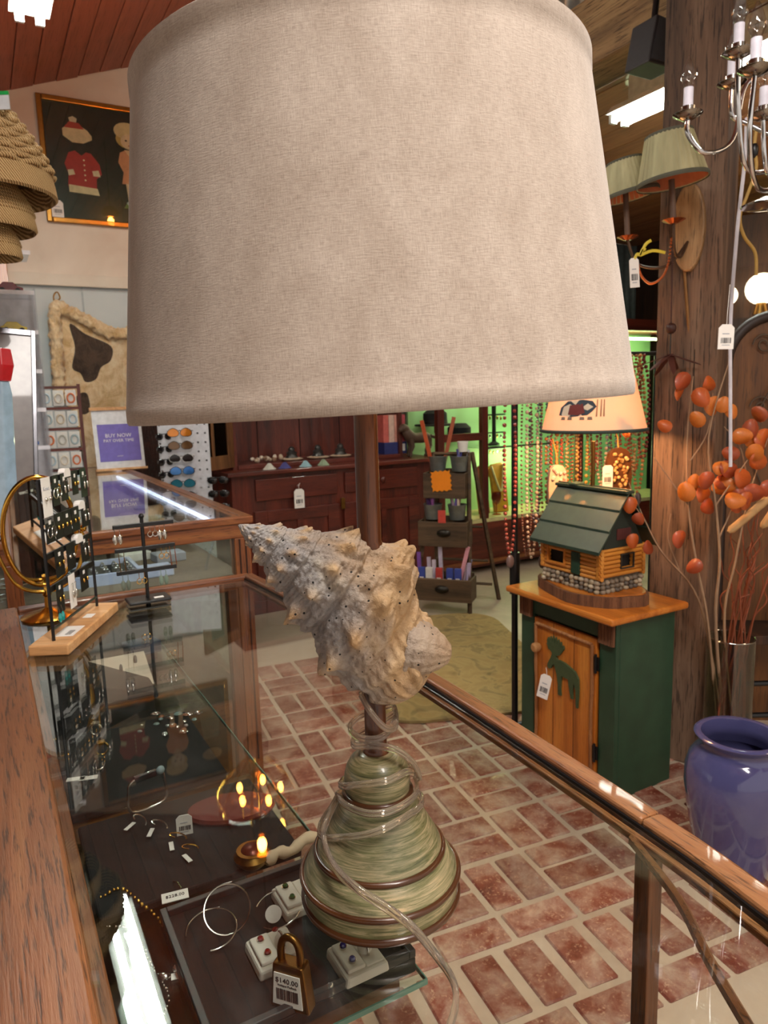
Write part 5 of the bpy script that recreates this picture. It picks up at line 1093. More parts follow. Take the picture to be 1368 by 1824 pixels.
for i in range(26):
    x = .02+.025*i+R_.uniform(-.006, .006) if i else -.03; c_, lb = BC[(i*5) % 14]; lb += (' long' if i < 14 else ' short'); L = R_.uniform(.66, .85) if i < 14 else R_.uniform(.45, .6); zt_ = 1.61; br_ = R_.uniform(.005, .009)
    P = NP_+RZm(12) @ Vector((x, .02+x*.16-.02, zt_)); t = thing('bead_necklace', lb+' bead necklace hanging on the black necklace rack', 'necklace', P, math.radians(12))
    pth = smooth_path([(0, -.012, -.0), (-.022, -.018, -L*.3), (-.02, -.018, -L*.8), (0, -.018, -L), (.02, -.018, -L*.8), (.022, -.018, -L*.3), (0, -.004, 0)], 24); m = MB(); last = None
    for p in pth:
        if last is None or (p-last).length > br_*1.9: m.ball(p, br_*R_.uniform(.75, 1.1), 7, 5); last = p
    m.build('beads', plain(c_, .2, .1, .5), t, smooth=60)
    if i % 4 == 0: MB().ball((0, -.02, -L-.03), (.018, .008, .03), 8, 6).build('pendant', plain('6a5a5a', .25, .2, .5), t, smooth=60)
for i, (px, py, z, c_, lb) in enumerate(((1000, 850, .8, 'e0c8b8', 'white framed pink'), (1100, 830, .82, 'b8823c', 'brown nut filled'))):
    P = PY(px-8 if i == 0 else px, 900 if i == 0 else 880, 2.93); t = thing('gift_pouch', lb+' cellophane pouch hung behind the cabin roof', 'pouch', P, .1)
    hgt = .15 if i == 0 else .17; wd = .032 if i == 0 else .044
    MB().prism([(p.x, p.z) for p in smooth_path([(-wd, 0, 0), (wd, 0, 0), (wd*.95, 0, hgt), (-wd*.95, 0, hgt)], 4, True)], -.012, .012).build('bag', plain('d0b49a' if i == 0 else '5a3418', .4), t)
    for k in range(40 if i else 20): MB().ball((R_.uniform(-wd, wd)*.85, -.014, R_.uniform(.01, hgt)), (.009, .007, .008), 6, 4, RZm(k*20)).build('nut', plain(('c89a5a', 'e0b878', '9a6a34')[k % 3] if i else ('e0a090', 'd8c0b0')[k % 2], .5), t, smooth=60)
    MB().tube([(0, 0, hgt), (0, .01, hgt+.06), (0, .06, hgt+.12)], .003, 5).build('tie', plain('d8903a', .5), t)
price_tag('pink cast price tag on the nut filled pouch', PY(1082, 868, 2.9), 0, .042, .09)
# ================================================================ GREEN CABINET AND LOG CABIN LAMP
CA, CB_, CAW, CBW, CH = 1.845, 1.70, .30, .50, .70
cb = thing('moose_cabinet', 'small green cabinet with a pine door and a moose cutout', 'cabinet', AB(CA+CAW/2, CB_+CBW/2, 0), TH)
DG = plain('22402c', .5, 0, .1, 'forest_green_paint', .18, 12); x0, x1, y0, y1 = -CAW/2, CAW/2, -CBW/2, CBW/2
MB().lohi((x0+.02, y0, 0), (x1, y1, CH-.025)).build('body', DG, cb, bevel=.004)
MB().lohi((x0, y0, 0), (x0+.02, y0+.075, CH-.025)).build('stile', DG, cb, bevel=.002); MB().lohi((x0, y1-.075, 0), (x0+.02, y1, CH-.025)).build('stile', DG, cb, bevel=.002); MB().lohi((x0, y0+.075, CH-.10), (x0+.02, y1-.075, CH-.025)).build('top_rail', DG, cb, bevel=.002); MB().lohi((x0, y0+.075, 0), (x0+.02, y1-.075, .05)).build('bottom_rail', DG, cb)
MB().prism([(x0-.06, y0-.035), (x1+.03, y0-.035), (x1+.03, y1+.03), (x0-.06, y1+.03)], CH-.025, CH, 'z').build('top', PINEX, cb, bevel=.008)
BARK = wood('bark_strip', '3a2214', '6e452a', '8a6040', 2, 40, .85, 0, .9)
for y in (y0+.002, y1-.072):
    for k in range(5): MB().tube([(x0-.008, y+.007+.014*k, CH-.115), (x0-.008, y+.007+.014*k, CH-.027)], .0085, 6).build('twig_strip', BARK, cb, smooth=60)
dr = MB().lohi((x0-.006, y0+.085, .055), (x0+.012, y1-.085, CH-.11)).build('door', PINE, cb, bevel=.003)
for y in (-.055, .055): MB().lohi((x0-.0068, y-.001, .055), (x0-.005, y+.001, CH-.11)).build('door_groove', plain('4a240c', .8), dr)
TW = wood('peeled_twig', '6e4020', '9a6438', 'b8824e', 2, 30, .6)
ds = [(y0+.1, .075), (y1-.1, .075), (y1-.1, CH-.135), (y0+.1, CH-.135)]
for i in range(4):
    p, q = ds[i], ds[(i+1) % 4]; pts = []
    for k in range(7): s_ = k/6; pts.append((x0-.010, p[0]+(q[0]-p[0])*s_+R_.uniform(-.003, .003), p[1]+(q[1]-p[1])*s_+R_.uniform(-.004, .004)))
    MB().tube(pts, [.007, .0062, .0075, .006, .007, .0065, .007], 8).build('twig_border', TW, dr, smooth=60)
for z in (.16, CH-.2): MB().lohi((x0-.009, y0+.07, z-.025), (x0-.004, y0+.095, z+.025)).build('hinge', BLACK, dr); MB().tube([(x0-.011, y0+.083, z-.035), (x0-.011, y0+.083, z+.035)], .005, 8).build('hinge', BLACK, dr)
kb = MB().lathe([(0, 0), (.014, 0), (.019, .012), (.019, .026), (.012, .032), (0, .032)], 14, (x0-.008, y1-.115, CH-.225), RY(-90)).build('knob', plain('a87848', .6), dr, smooth=40)
# moose cut-out (profile facing the knob side): u along +y, v up
mo = [(-.115, 0), (-.105, 0), (-.10, .075), (-.085, .105), (-.075, .06), (-.08, .03), (-.065, .03), (-.05, .085), (-.045, .11), (.005, .11), (.012, .05), (.008, .02), (.028, .02), (.03, .07), (.04, .11), (.062, .15), (.075, .14), (.085, .125), (.10, .12), (.112, .128), (.11, .142), (.09, .17), (.075, .195), (.085, .205), (.105, .21), (.118, .235), (.105, .225), (.10, .24), (.09, .225), (.082, .24), (.072, .222), (.06, .238), (.052, .22), (.035, .235), (.03, .215), (.015, .225), (.02, .205), (.05, .2), (.052, .19), (.035, .175), (.02, .178), (-.02, .175), (-.06, .165), (-.095, .155), (-.118, .13), (-.122, .08)]
MB().prism([(u*.72+.0, v*.88+.30) for u, v in mo], x0-.0145, x0-.0065, 'x').build('moose_cutout', plain('3c4a2c', .6), dr)
MB().prism([(u*.72, v*.88+.30) for u, v in [(.045, .19), (.02, .2), (-.012, .235), (-.006, .25), (.004, .236), (.012, .262), (.02, .24), (.03, .27), (.038, .243), (.05, .275), (.056, .245), (.07, .276), (.074, .246), (.09, .27), (.092, .245), (.108, .262), (.118, .245), (.1, .215), (.075, .195)]], x0-.0140, x0-.0066, 'x').build('moose_antlers', plain('3c4a2c', .6), dr)
price_tag('white barcode price tag hung on the cabinet knob', PA(965, 1243, CA-.05), math.radians(-35), .045, .10, 12, None, [(-.004, 0, .112), (-.012, .006, .125)])
# cabin lamp
CTZ = CH
LC = AB(CA+CAW/2-.02, CB_+CBW/2-.0, CTZ)
cl = thing('cabin_lamp', 'glowing table lamp with a log cabin base on a wood slice', 'lamp', LC, TH)
sl_pts = [(.155*math.cos(i*math.pi/18)*(1+.08*math.sin(i*.7)), .23*math.sin(i*math.pi/18)*(1+.05*math.cos(i*1.1))) for i in range(36)]
o = MB().prism(sl_pts, 0, .04, 'z').build('bark_rim', BARK, cl, smooth=50); MB().prism([(x*.93, y*.95) for x, y in sl_pts], .036, .045, 'z').build('wood_slice', PINEX, cl)
STM = [plain(c_, .6) for c_ in ('8a7a66', 'b0a088', '6a5c4c', '9c8a70', '544a40')]
hx, hy = .105, .145
def cabin_stones():
    for L in range(3):
        per = []
        n1, n2 = 9, 12
        for i in range(n1): per += [(-hx+2*hx*(i+.5)/n1, -hy), (-hx+2*hx*(i+.5)/n1, hy)]
        for i in range(n2): per += [(-hx, -hy+2*hy*(i+.5)/n2), (hx, -hy+2*hy*(i+.5)/n2)]
        for (x, y) in per: MB().ball((x*1.03+R_.uniform(-.003, .003), y*1.02+R_.uniform(-.003, .003), .052+L*.016), (R_.uniform(.010, .015), R_.uniform(.010, .015), R_.uniform(.008, .011)), 7, 5, RZm(R_.uniform(0, 90))).build('foundation_stone', R_.choice(STM), cl, smooth=60)
cabin_stones()
MB().lohi((-hx+.005, -hy+.005, .045), (hx-.005, hy-.005, .1)).build('foundation', STM[2], cl)
LOGM = wood('cabin_log', '9a5a1c', 'c47e2c', 'd89a48', 0, 16, .45, .2, .1, .3); LOGMY = wood('cabin_log_side', '9a5a1c', 'c47e2c', 'd89a48', 1, 16, .45, .2, .1, .3)
lh = .0155
WIN = {'f': [(.055, .115, 2, 5), ], }
for i in range(7):
    z = .108+i*lh
    # side wall facing viewer's right (-y end) with window
    segs = [(-hx-.012, hx+.012)] if not (2 <= i <= 4) else [(-hx-.012, -.008), (.052, hx+.012)]
    for s0_, s1_ in segs: MB().tube([(s0_, -hy, z), (s1_, -hy, z)], .0085, 8).build('log', LOGM, cl, smooth=60)
    MB().tube([(-hx-.012, hy, z), (hx+.012, hy, z)], .0085, 8).build('log', LOGM, cl, smooth=60)
    # front wall (-x): open porch window at +y, door near middle
    z2 = z-.007
    if i <= 4: segs = [(-hy-.012, -.055), (-.012, .025)] if i > 1 else [(-hy-.012, -.055), (-.012, hy+.012)]
    else: segs = [(-hy-.012, hy+.012)]
    if 2 <= i <= 4: segs += [(.115, hy+.012)]
    for s0_, s1_ in segs: MB().tube([(-hx, s0_, z2), (-hx, s1_, z2)], .0085, 8).build('log', LOGMY, cl, smooth=60)
    MB().tube([(hx, -hy-.012, z2), (hx, hy+.012, z2)], .0085, 8).build('log', LOGMY, cl, smooth=60)
DKI = plain('120d0a', .8)
MB().lohi((-hx+.012, -hy+.012, .1), (hx-.012, hy-.012, .215)).build('interior', DKI, cl)
GD = plain('1e3a2a', .4)
MB().lohi((-hx-.012, -.055, .1), (-hx-.004, -.012, .182)).build('cabin_door', GD, cl, bevel=.001)
for lo, hi in (((-.012, -hy-.012, .126), (.056, -hy-.006, .13)), ((-.012, -hy-.012, .178), (.056, -hy-.006, .182)), ((-.012, -hy-.012, .13), (-.008, -hy-.006, .178)), ((.052, -hy-.012, .13), (.056, -hy-.006, .178))): MB().lohi(lo, hi).build('window_frame', plain('2a241c', .6), cl)
for lo, hi in (((-hx-.012, .022, .124), (-hx-.002, .028, .184)), ((-hx-.012, .112, .124), (-hx-.002, .118, .184)), ((-hx-.014, .022, .119), (-hx-.002, .118, .126))): MB().lohi(lo, hi).build('window_frame', PINE, cl)
# roof: ridge along y
RG = plain('27382c', .45, 0, .1, 'roof_green', .15); ez = .208; rzz = .405
for s in (-1, 1):
    for k in range(3):
        t0, t1 = k/3-.02, (k+1)/3+.03
        f_ = lambda t_, up: (s*(.145*(1-t_)), ez-.012+(rzz-ez+.012)*t_+up)
        (xa, za), (xb, zb) = f_(t0, .006*(k % 1)+.004), f_(t1, -.002)
        MB().prism([(xa, za), (xb, zb), (xb, zb+.008), (xa, za+.012)], -hy-.035, hy+.035).build('roof_board', RG, cl, bevel=.001)
MB().lohi((-.02, -hy-.037, rzz-.004), (.02, hy+.037, rzz+.008)).build('ridge_cap', RG, cl, bevel=.003)
MB().lohi((-.028, .06, rzz+.004), (.02, .1, rzz+.016)).build('ridge_block', RG, cl, bevel=.004)
for y in (-hy, hy): MB().prism([(-.10, ez), (.10, ez), (0, rzz-.01)], y-.008, y+.008).build('gable', plain('1a241c', .6), cl)
MB().lohi((-.035, -hy-.011, .235), (.035, -hy-.008, .275)).build('gable_vent', plain('4a1c18', .7), cl)
# stem and shade
MB().tube([(0, .0, rzz), (0, 0, .58)], .008, 10).build('stem', OLDBRASS, cl, smooth=50)
def shade_mat():
    t = NT('parchment_shade'); t.rough(.8); t.color('efd8bc')
    tl = t.add('ShaderNodeBsdfTranslucent'); tl.inputs[0].default_value = c4('f0cca0'); mx = t.add('ShaderNodeMixShader'); mx.inputs[0].default_value = .22
    t.ln(t.b.outputs[0], mx.inputs[1]); t.ln(tl.outputs[0], mx.inputs[2]); t.ln(mx.outputs[0], t.out.inputs[0]); return t.m
SC = PY(1073, 765, LC.y)  # bottom centre height
bz = SC.z-CTZ; sx_ = .188; tx_ = .122; shh = PY(1120, 632, LC.y).z-SC.z
so = MB().lathe([(sx_, 0), (tx_, shh), (tx_-.002, shh), (sx_-.002, 0)], 48, cap=False).build('shade', shade_mat(), cl, smooth=50); so.location = (.0, 0, bz)
MB().tube([(sx_*math.cos(i*math.pi/24), sx_*math.sin(i*math.pi/24), .0) for i in range(48)], .006, 6, True).build('bottom_trim', plain('2c3a34', .7), so, smooth=60); MB().tube([(tx_*math.cos(i*math.pi/24), tx_*math.sin(i*math.pi/24), shh) for i in range(48)], .005, 6, True).build('top_trim', plain('2c3a34', .7), so, smooth=60)
m = MB()
for i in range(3): q = i*2.094; m.tube([(0, 0, shh-.02), (tx_*math.cos(q), tx_*math.sin(q), shh-.002)], .002, 5)
m.build('spider', BRASS, so)
# bear picture on the shade
def onshade(u, v, d=.0015): # u angle, v height frac
    r_ = sx_+(tx_-sx_)*v+d; return Vector((r_*math.cos(u), r_*math.sin(u), v*shh))
ub = math.radians(270-29-19-16)
def decal(name, poly, col, d=.0015):
    P = [onshade(ub+u, v, d) for u, v in poly]; c_ = onshade(ub+sum(u for u, v in poly)/len(poly), sum(v for u, v in poly)/len(poly), d); MB().add(P+[c_]+[p+p.normalized()*.0 for p in []], [(i, (i+1) % len(P), len(P)) for i in range(len(P))]).build(name, plain(col, .7), so)
decal('bear_print', [(-.42, .22), (-.40, .32), (-.25, .40), (.1, .42), (.3, .40), (.38, .33), (.3, .27), (.2, .22), (-.1, .2)], '2f3a44'); decal('bear_print', [(-.2, .23), (-.18, .35), (.1, .37), (.15, .25), (0, .22)], '6a2420', .002)
for u in (-.35, -.2, .05, .2): decal('paw_print', [(u, .16), (u+.1, .16), (u+.09, .2), (u+.01, .2)], '7a6a5a')
for u in (.36, .44, .5): decal('tree_print', [(u, .2), (u+.03, .2), (u+.05, .42), (u+.03, .42)], '8a6a4a')
MB().lathe([(0, .0), (.012, 0), (.014, .02), (.028, .05), (.03, .07), (.02, .09), (0, .095)], 16, (0, 0, bz+.06)).build('bulb', emis('warm_bulb', 'ffb45a', 12), cl, smooth=60)
point('cabin_lamp_glow', LC+Vector((0, 0, bz+.06)), 12, (1, .58, .28), .04)
# ================================================================ VASES AND BRANCHES
PV = PZ(1304, 1550, 0)
pv = thing('ceramic_vase', 'glossy periwinkle blue ceramic floor vase on the brick floor', 'vase', PV)
vr = lambda px: px/F*2.16
vm = NT('periwinkle_glaze'); vm.rough(.12, 0, .6); vm.color(vm.ramp(vm.noise(vm.coord(), 3, 3), [(.3, '464670'), (.7, '565684')]))
pv_p = [(0, 0), (.088, 0), (.094, .008), (.10, .03), (.122, .12), (.14, .22), (.147, .28), (.146, .33), (.135, .37), (.117, .395), (.108, .405), (.107, .418), (.112, .43), (.122, .437), (.124, .443), (.118, .448), (.104, .446), (.098, .42), (.10, .395), (.13, .36), (.135, .3), (.11, .1), (.09, .02), (0, .02)]
MB().lathe(pv_p, 64, cap=False).build('body', vm.m, pv, smooth=60)
GV = PZ(1290, 1385, 0); GV.z = 0
gv = thing('glass_vase', 'tall clear cylinder glass vase holding orange leaf branches', 'vase', GV)
GVR, GVH = .083, PY(1290, 1135, GV.y).z
MB().lathe([(0, 0), (GVR, 0), (GVR, GVH), (GVR-.004, GVH), (GVR-.004, .012), (0, .012)], 40, cap=False).build('cylinder', glass('vase_glass', 'dcdcd4', .02, .07), gv, smooth=40)
MB().tube([((GVR-.002)*math.cos(i*math.pi/20), (GVR-.002)*math.sin(i*math.pi/20), GVH) for i in range(40)], .003, 6, True).build('rim', glass('rim_glass', 'c8c8c0', .05, .45), gv, smooth=60)
TWG = plain('9a7c60', .8); TWR = plain('7a3a1c', .7)
LEAF = [plain('b8501a', .5, 0, .15), plain('943a18', .5, 0, .15), plain('cc6c24', .5, 0, .15)]
for lm in LEAF: lm.node_tree.nodes['Principled BSDF'].inputs['Subsurface Weight'].default_value = .15
def leaf_mesh():
    n = 14; vs = [(0, 0, .0)]; fs = []
    for i in range(n): q = 2*math.pi*i/n; vs.append((.5+.5*math.cos(q), .42*math.sin(q)*(1-.15*math.cos(q)), .08*math.cos(2*q)))
    vs.append((.5, 0, -.06))
    fs = [(1+i, 1+(i+1) % n, n+1) for i in range(n)]; m = MB(); m.add(vs, fs); me = m.mesh('leaf'); me.polygons.foreach_set('use_smooth', [True]*n); return me
LM = []
for lm in LEAF: me = leaf_mesh(); me.materials.append(lm); LM.append(me)
def branch(label, pix, leaves, r0=.008, mat=TWG, twigs=()):
    P0 = Vector((GV.x, GV.y, .02)); pts = [Vector((R_.uniform(-.05, .05), R_.uniform(-.05, .05), 0))] + [PY(x, y, GV.y+dy-.06)-P0 for x, y, dy in pix]
    t = thing('leaf_branch', label, 'branch', P0); pth = smooth_path(pts, 5); n = len(pth)
    MB().tube(pth, [r0*(1-.75*i/n) for i in range(n)], 6).build('stem', mat, t, smooth=60)
    for tw_ in twigs: q = smooth_path([PY(x, y, GV.y+dy-.06)-P0 for x, y, dy in tw_], 4); MB().tube(q, [r0*.45*(1-.6*i/len(q)) for i in range(len(q))], 5).build('twig', mat, t, smooth=60)
    for x, y, dy, s_ in leaves:
        o = bpy.data.objects.new('leaf', R_.choice(LM)); put(o, t); o.location = PY(x, y, GV.y+dy-.07)-P0; k = s_*.0023; o.scale = (k, k, k); o.rotation_euler = (R_.uniform(1.1, 2.0), R_.uniform(0, 6.28), R_.uniform(-.6, .6))
        o.modifiers.new('solid', 'SOLIDIFY').thickness = .02
XL = lambda n, x0, x1, y0, y1, d: [(R_.uniform(x0, x1), R_.uniform(y0, y1), d+R_.uniform(-.03, .03), R_.uniform(22, 36)) for _ in range(n)]
branch('branch leaning left with orange leaves before the cabin roof', [(1262, 1140, .02), (1235, 1050, .03), (1180, 985, .05), (1150, 930, .06), (1120, 860, .07)], [(1118, 780, .05, 22), (1125, 885, .05, 26), (1130, 915, .04, 22), (1128, 950, .03, 24), (1160, 985, .03, 24), (1105, 760, .06, 18)], .006, TWG, [[(1150, 930, .06), (1130, 900, .05)], [(1210, 1015, .04), (1190, 960, .04), (1195, 915, .03)]])
branch('tall middle branch with a cluster of orange leaves on top', [(1262, 1120, 0), (1240, 1000, -.02), (1226, 900, -.02), (1224, 780, -.01), (1235, 670, -.01)], [(1228, 668, -.03, 30), (1252, 680, -.03, 28), (1240, 692, -.04, 30), (1215, 690, -.02, 22), (1215, 945, -.03, 28), (1250, 760, -.03, 26), (1262, 740, -.03, 30), (1196, 765, -.02, 22), (1235, 870, -.03, 22), (1278, 850, -.03, 26), (1270, 840, -.05, 24)]+XL(5, 1225, 1290, 830, 920, -.04), .006, TWG, [[(1226, 900, -.02), (1190, 850, 0), (1165, 815, 0)], [(1230, 820, -.02), (1260, 770, -.02), (1270, 700, -.02)]])
branch('branch beside the white cord with rust leaves', [(1275, 1120, -.02), (1282, 1000, -.05), (1275, 900, -.05), (1262, 780, -.06), (1300, 640, -.06)], [(1283, 735, -.05, 24), (1300, 720, -.05, 22), (1310, 860, -.05, 34), (1290, 890, -.06, 30), (1265, 840, -.06, 28), (1320, 880, -.04, 36), (1250, 1000, -.04, 26)], .007, TWG, [[(1275, 900, -.05), (1310, 850, -.05), (1345, 800, -.05)], [(1280, 960, -.05), (1325, 860, -.04)]])
branch('branch reaching right with broad red orange leaves', [(1290, 1120, 0), (1310, 1000, -.02), (1335, 880, -.02), (1368, 780, -.02)], [(1335, 780, -.03, 28), (1350, 800, -.03, 34), (1362, 830, -.04, 30), (1335, 850, -.03, 36), (1355, 880, -.02, 30), (1330, 905, -.02, 34), (1362, 750, -.03, 26)]+XL(9, 1300, 1368, 760, 930, -.03), .006, TWG, [[(1335, 880, -.02), (1320, 800, -.02), (1290, 760, -.02)]])
for i in range(16):
    P0 = Vector((GV.x+R_.uniform(-.04, .06), GV.y+R_.uniform(-.05, .05), .03)); ex = R_.uniform(1275, 1420); ey = R_.uniform(880, 1010); E_ = PY(ex, ey, GV.y+R_.uniform(-.15, .15))-P0; mid_ = [E_*k+Vector((R_.uniform(-.03, .03), R_.uniform(-.03, .03), 0)) for k in (.35, .5, .65, .8, .9)]
    M0 = Vector((R_.uniform(-.03, .03), R_.uniform(-.03, .03), GVH*.5)); pth = smooth_path([Vector((0, 0, 0)), M0, Vector((E_.x*.25, E_.y*.25, GVH*1.0))]+[Vector((E_.x*k+R_.uniform(-.03, .03), E_.y*k+R_.uniform(-.02, .02), GVH+(E_.z-GVH)*k)) for k in (.4, .55, .7, .85, 1)], 5); n = len(pth)
    o = MB().tube(pth, [.0042*(1-.7*k/n) for k in range(n)], 5).build('willow_twig', TWR, loc=P0, smooth=60); tag(o, 'reddish curly willow twig in the glass vase', 'twig', 'curly willow twigs in the glass vase')
cz = smooth_path([(0, 0, 0), (.06, 0, .05), (.14, .0, .12), (.2, 0, .16)], 4); P = PY(1297, 948, GV.y-.08)
o = MB().tube(cz, [.006]+[.014]*11+[.008], 10).build('cattail', plain('b08a5c', .95), loc=P, smooth=60); tag(o, 'tan fuzzy cattail head slanting at the right edge', 'cattail')
o = MB().tube([(0, 0, 0), (.01, 0, .01), (.05, 0, .08)], [.006, .014, .013], 10).build('cattail', plain('b08a5c', .95), loc=PY(1356, 940, GV.y-.06), smooth=60); tag(o, 'second short cattail cut off by the right edge', 'cattail')
# table with black legs and goods behind, right
rtb = thing('side_table', 'dark low table with black iron legs behind the glass vase', 'table', Vector((1.75, 3.1, 0)), 0)
MB().lohi((-.35, -.3, .42), (.5, .3, .46)).build('top', DARKW, rtb, bevel=.004)
for x in (-.3, .45):
    for y in (-.26, .26): MB().tube([(x, y, 0), (x, y, .42)], .014, 8).build('leg', BLACK, rtb)
for z in (.1, .24): MB().tube([(-.3, -.26, z), (.45, -.26, z)], .012, 8).build('rail', BLACK, rtb)
o = MB().lohi((-.12, -.02, 0), (.12, .02, .16)).build('landscape_box', plain('8a8468', .6), loc=(1.78, 2.95, .462), rz=.2); tag(o, 'olive and cream patterned box on the low table', 'box')
# arched mirror / headboard
am = thing('arched_headboard', 'arched brown wood headboard with iron scrolls right of the post', 'headboard', Vector((1.62, 3.0, 0)), math.radians(-8))
am.location.z = 0; AT = PY(1310, 570, 3.0).z
arc = [(-.17, .3)]+[(-.17*math.cos(math.pi*i/16), AT-.17+.17*math.sin(math.pi*i/16)) for i in range(17)]+[(.17, .3)]
MB().prism([(-.17, .0)]+arc[1:-1]+[(.17, 0)], 0, .03).build('panel', wood('headboard_brown', '4a2a12', '6e441e', '8a5a2c', 2, 8, .5), am)
MB().tube([(x, -.005, z) for x, z in [(-.185, 0)]+[(-.185*math.cos(math.pi*i/16), AT-.17+.185*math.sin(math.pi*i/16)) for i in range(17)]+[(.185, 0)]], .022, 8).build('arch_frame', plain('2a1a14', .5), am, smooth=60)
for s in (-1, 1): 
    for zc in (AT-.1, AT-.35): MB().tube([(s*.05+s*.045*(1-k/24)*math.cos(k*.5), -.018, zc+.045*(1-k/24)*math.sin(k*.5)) for k in range(20)], .0035, 6).build('scroll', plain('5a4a3c', .4, .5), am, smooth=60)
    MB().tube(smooth_path([(0, -.018, AT-.25), (s*.07, -.018, AT-.4), (s*.08, -.018, AT-.55), (0, -.018, AT-.75)], 5), .0035, 6).build('scroll', plain('5a4a3c', .4, .5), am, smooth=60)
# bright glass lamp shop display far right
fw = thing('lit_shelf', 'bright backlit shelf of glass lamps beyond the post at right', 'shelf', Vector((2.75, 5.2, 0)), math.radians(-25))
MB().lohi((-.5, 0, 0), (.8, .3, 1.95)).build('cabinet', DARKW, fw); MB().lohi((-.5, .25, 1.95), (.8, .3, 2.7)).build('back', DARKW, fw)
for x, z, r_ in ((-.27, 2.12, .07), (-.05, 2.15, .11), (.2, 2.14, .1), (.45, 2.12, .1), (-.3, 2.4, .05), (.05, 2.45, .05)):
    MB().lathe([(0, -r_*.9)]+[(r_*math.cos(-1.1+i*.26), r_*math.sin(-1.1+i*.26)) for i in range(11)]+[(0, r_)], 24, (x, .08, z)).build('glass_globe', emis('lit_globe', 'ffe8c0', 2.2), fw, smooth=60)
    MB().lathe([(0, z-r_*1.6), (r_*.5, z-r_*1.6), (r_*.3, z-r_*.9), (0, z-r_*.9)], 14, (x, .08, 0)).build('globe_base', OLDBRASS, fw, smooth=50)
MB().lohi((-.5, .0, 2.3), (.8, .25, 2.315)).build('upper_shelf', ACRYL, fw)
# ================================================================ SCONCE
SP = PC+RZm(-36) @ Vector((0, -.108, 0)); sdir = RZm(-36) @ Vector((0, -1, 0))
sY = SP.y-.02
plc = PY(1226, 405, sY)
sc = thing('wall_sconce', 'two light candle sconce with pleated green shades on an oval plaque', 'sconce', plc, PR)
# plaque touching post face
f_ = (plc-PC); dist = f_.dot(sdir); sc.location = plc-sdir*(dist-.108)
MB().prism([(.055*math.cos(i*math.pi/16), .15*math.sin(i*math.pi/16)) for i in range(32)], -.03, 0).build('plaque', wood('plaque_oak', '5a4026', '96724a', 'b89468', 2, 10, .6), sc, bevel=.006)
SL = sc.location
Rinv = RZm(36)
def scl(x, y, Y): return Rinv @ (PY(x, y, Y)-SL)
PLM = NT('pleated_sage_silk'); PLM.rough(.7); PLM.color(PLM.ramp(PLM.noise(PLM.coord((30, 30, 2)), 1, 3), [(.3, '8a8460'), (.7, 'b0a880')])); PLM = PLM.m
for k, (xb, yb, wb, xt, yt, wt, Yd, xs, ys0, ys1) in enumerate(((1198, 325, 57, 1191, 240, 38, SL.y-.16, 1200, 345, 395), (1122, 350, 50, 1112, 288, 32, SL.y-.02, 1118, 365, 425))):
    p = scl(xb, yb, Yd); q = scl(xt, yt, Yd); rb_ = wb/F*2.5; rt_ = wt/F*2.5; hgt = (q-p).length
    M = (q-p).normalized().to_track_quat('Z', 'Y').to_matrix(); n = 72; vs = []
    for zf in (0, 1):
        for i in range(n): a = 2*math.pi*i/n; r_ = (rb_, rt_)[zf]*(1+(.018 if i % 2 else 0)); vs.append(p+M @ Vector((r_*math.cos(a), r_*math.sin(a), zf*hgt)))
    so = MB().add(vs, [(i, (i+1) % n, n+(i+1) % n, n+i) for i in range(n)]).build('pleated_shade', PLM, sc); so.modifiers.new('solid', 'SOLIDIFY').thickness = .002
    MB().lathe([(rb_*.985, .003), (rt_*.98, hgt-.003), (rt_*.97, hgt-.003), (rb_*.975, .003)], 40, p, M, cap=False).build('lining', plain('a8603c', .8), so)
    for r_, z in ((rb_, .004), (rt_, hgt-.004)): MB().lathe([(r_*1.02, z-.007), (r_*1.035, z), (r_*1.02, z+.007), (r_*.99, z)], 48, p, M, cap=False).build('gimp_trim', plain('4c4a3c', .8), so)
    c0 = scl(xs, ys1, Yd); c1 = scl(xs-4, ys0-25, Yd)
    MB().tube([c0, c1], .010, 10).build('candle_sleeve', plain('5a4030', .6), sc, smooth=50)
    mm_ = [(.036*(1+.08*(i % 2))*math.cos(i*math.pi/12), .036*(1+.08*(i % 2))*math.sin(i*math.pi/12)) for i in range(24)]
    MB().add([c0+Vector((x, y, .006)) for x, y in mm_]+[c0+Vector((x*.35, y*.35, -.006)) for x, y in mm_], [(i, (i+1) % 24, 24+(i+1) % 24, 24+i) for i in range(24)]+[tuple(range(24)), tuple(range(24, 48))[::-1]]).build('bobeche', COPPER, sc)
    MB().tube(smooth_path([Vector((0, -.03, -.05)), Vector((c0.x*.3, c0.y*.4-.03, c0.z-.10)), Vector((c0.x*.8, c0.y*.9, c0.z-.09)), c0+Vector((0, 0, -.005))], 6), .005, 8).build('arm', plain('4a3424', .5, .5), sc, smooth=60)
tip = MB().tube(smooth_path([(0, 0, 0), (.004, 0, -.05), (0, 0, -.1)], 3), .001, 5)
cc = smooth_path([scl(1135, 465, SL.y-.05), scl(1142, 490, SL.y-.05), scl(1158, 505, SL.y-.05), scl(1178, 495, SL.y-.06), scl(1190, 470, SL.y-.06), scl(1196, 425, SL.y-.06)], 8); m = MB()
for p in cc: m.ball(p, .005, 6, 4)
m.build('bead_chain', COPPER, sc, smooth=60)
tg = price_tag('lilac white paper tag tied to the sconce with yellow ribbon', PY(1131, 512, SL.y-.1), .1, .034, .098, -4)
rb_ = thing('ribbon', 'yellow ribbon knotted to the sconce arm', 'ribbon', PY(1140, 455, SL.y-.1))
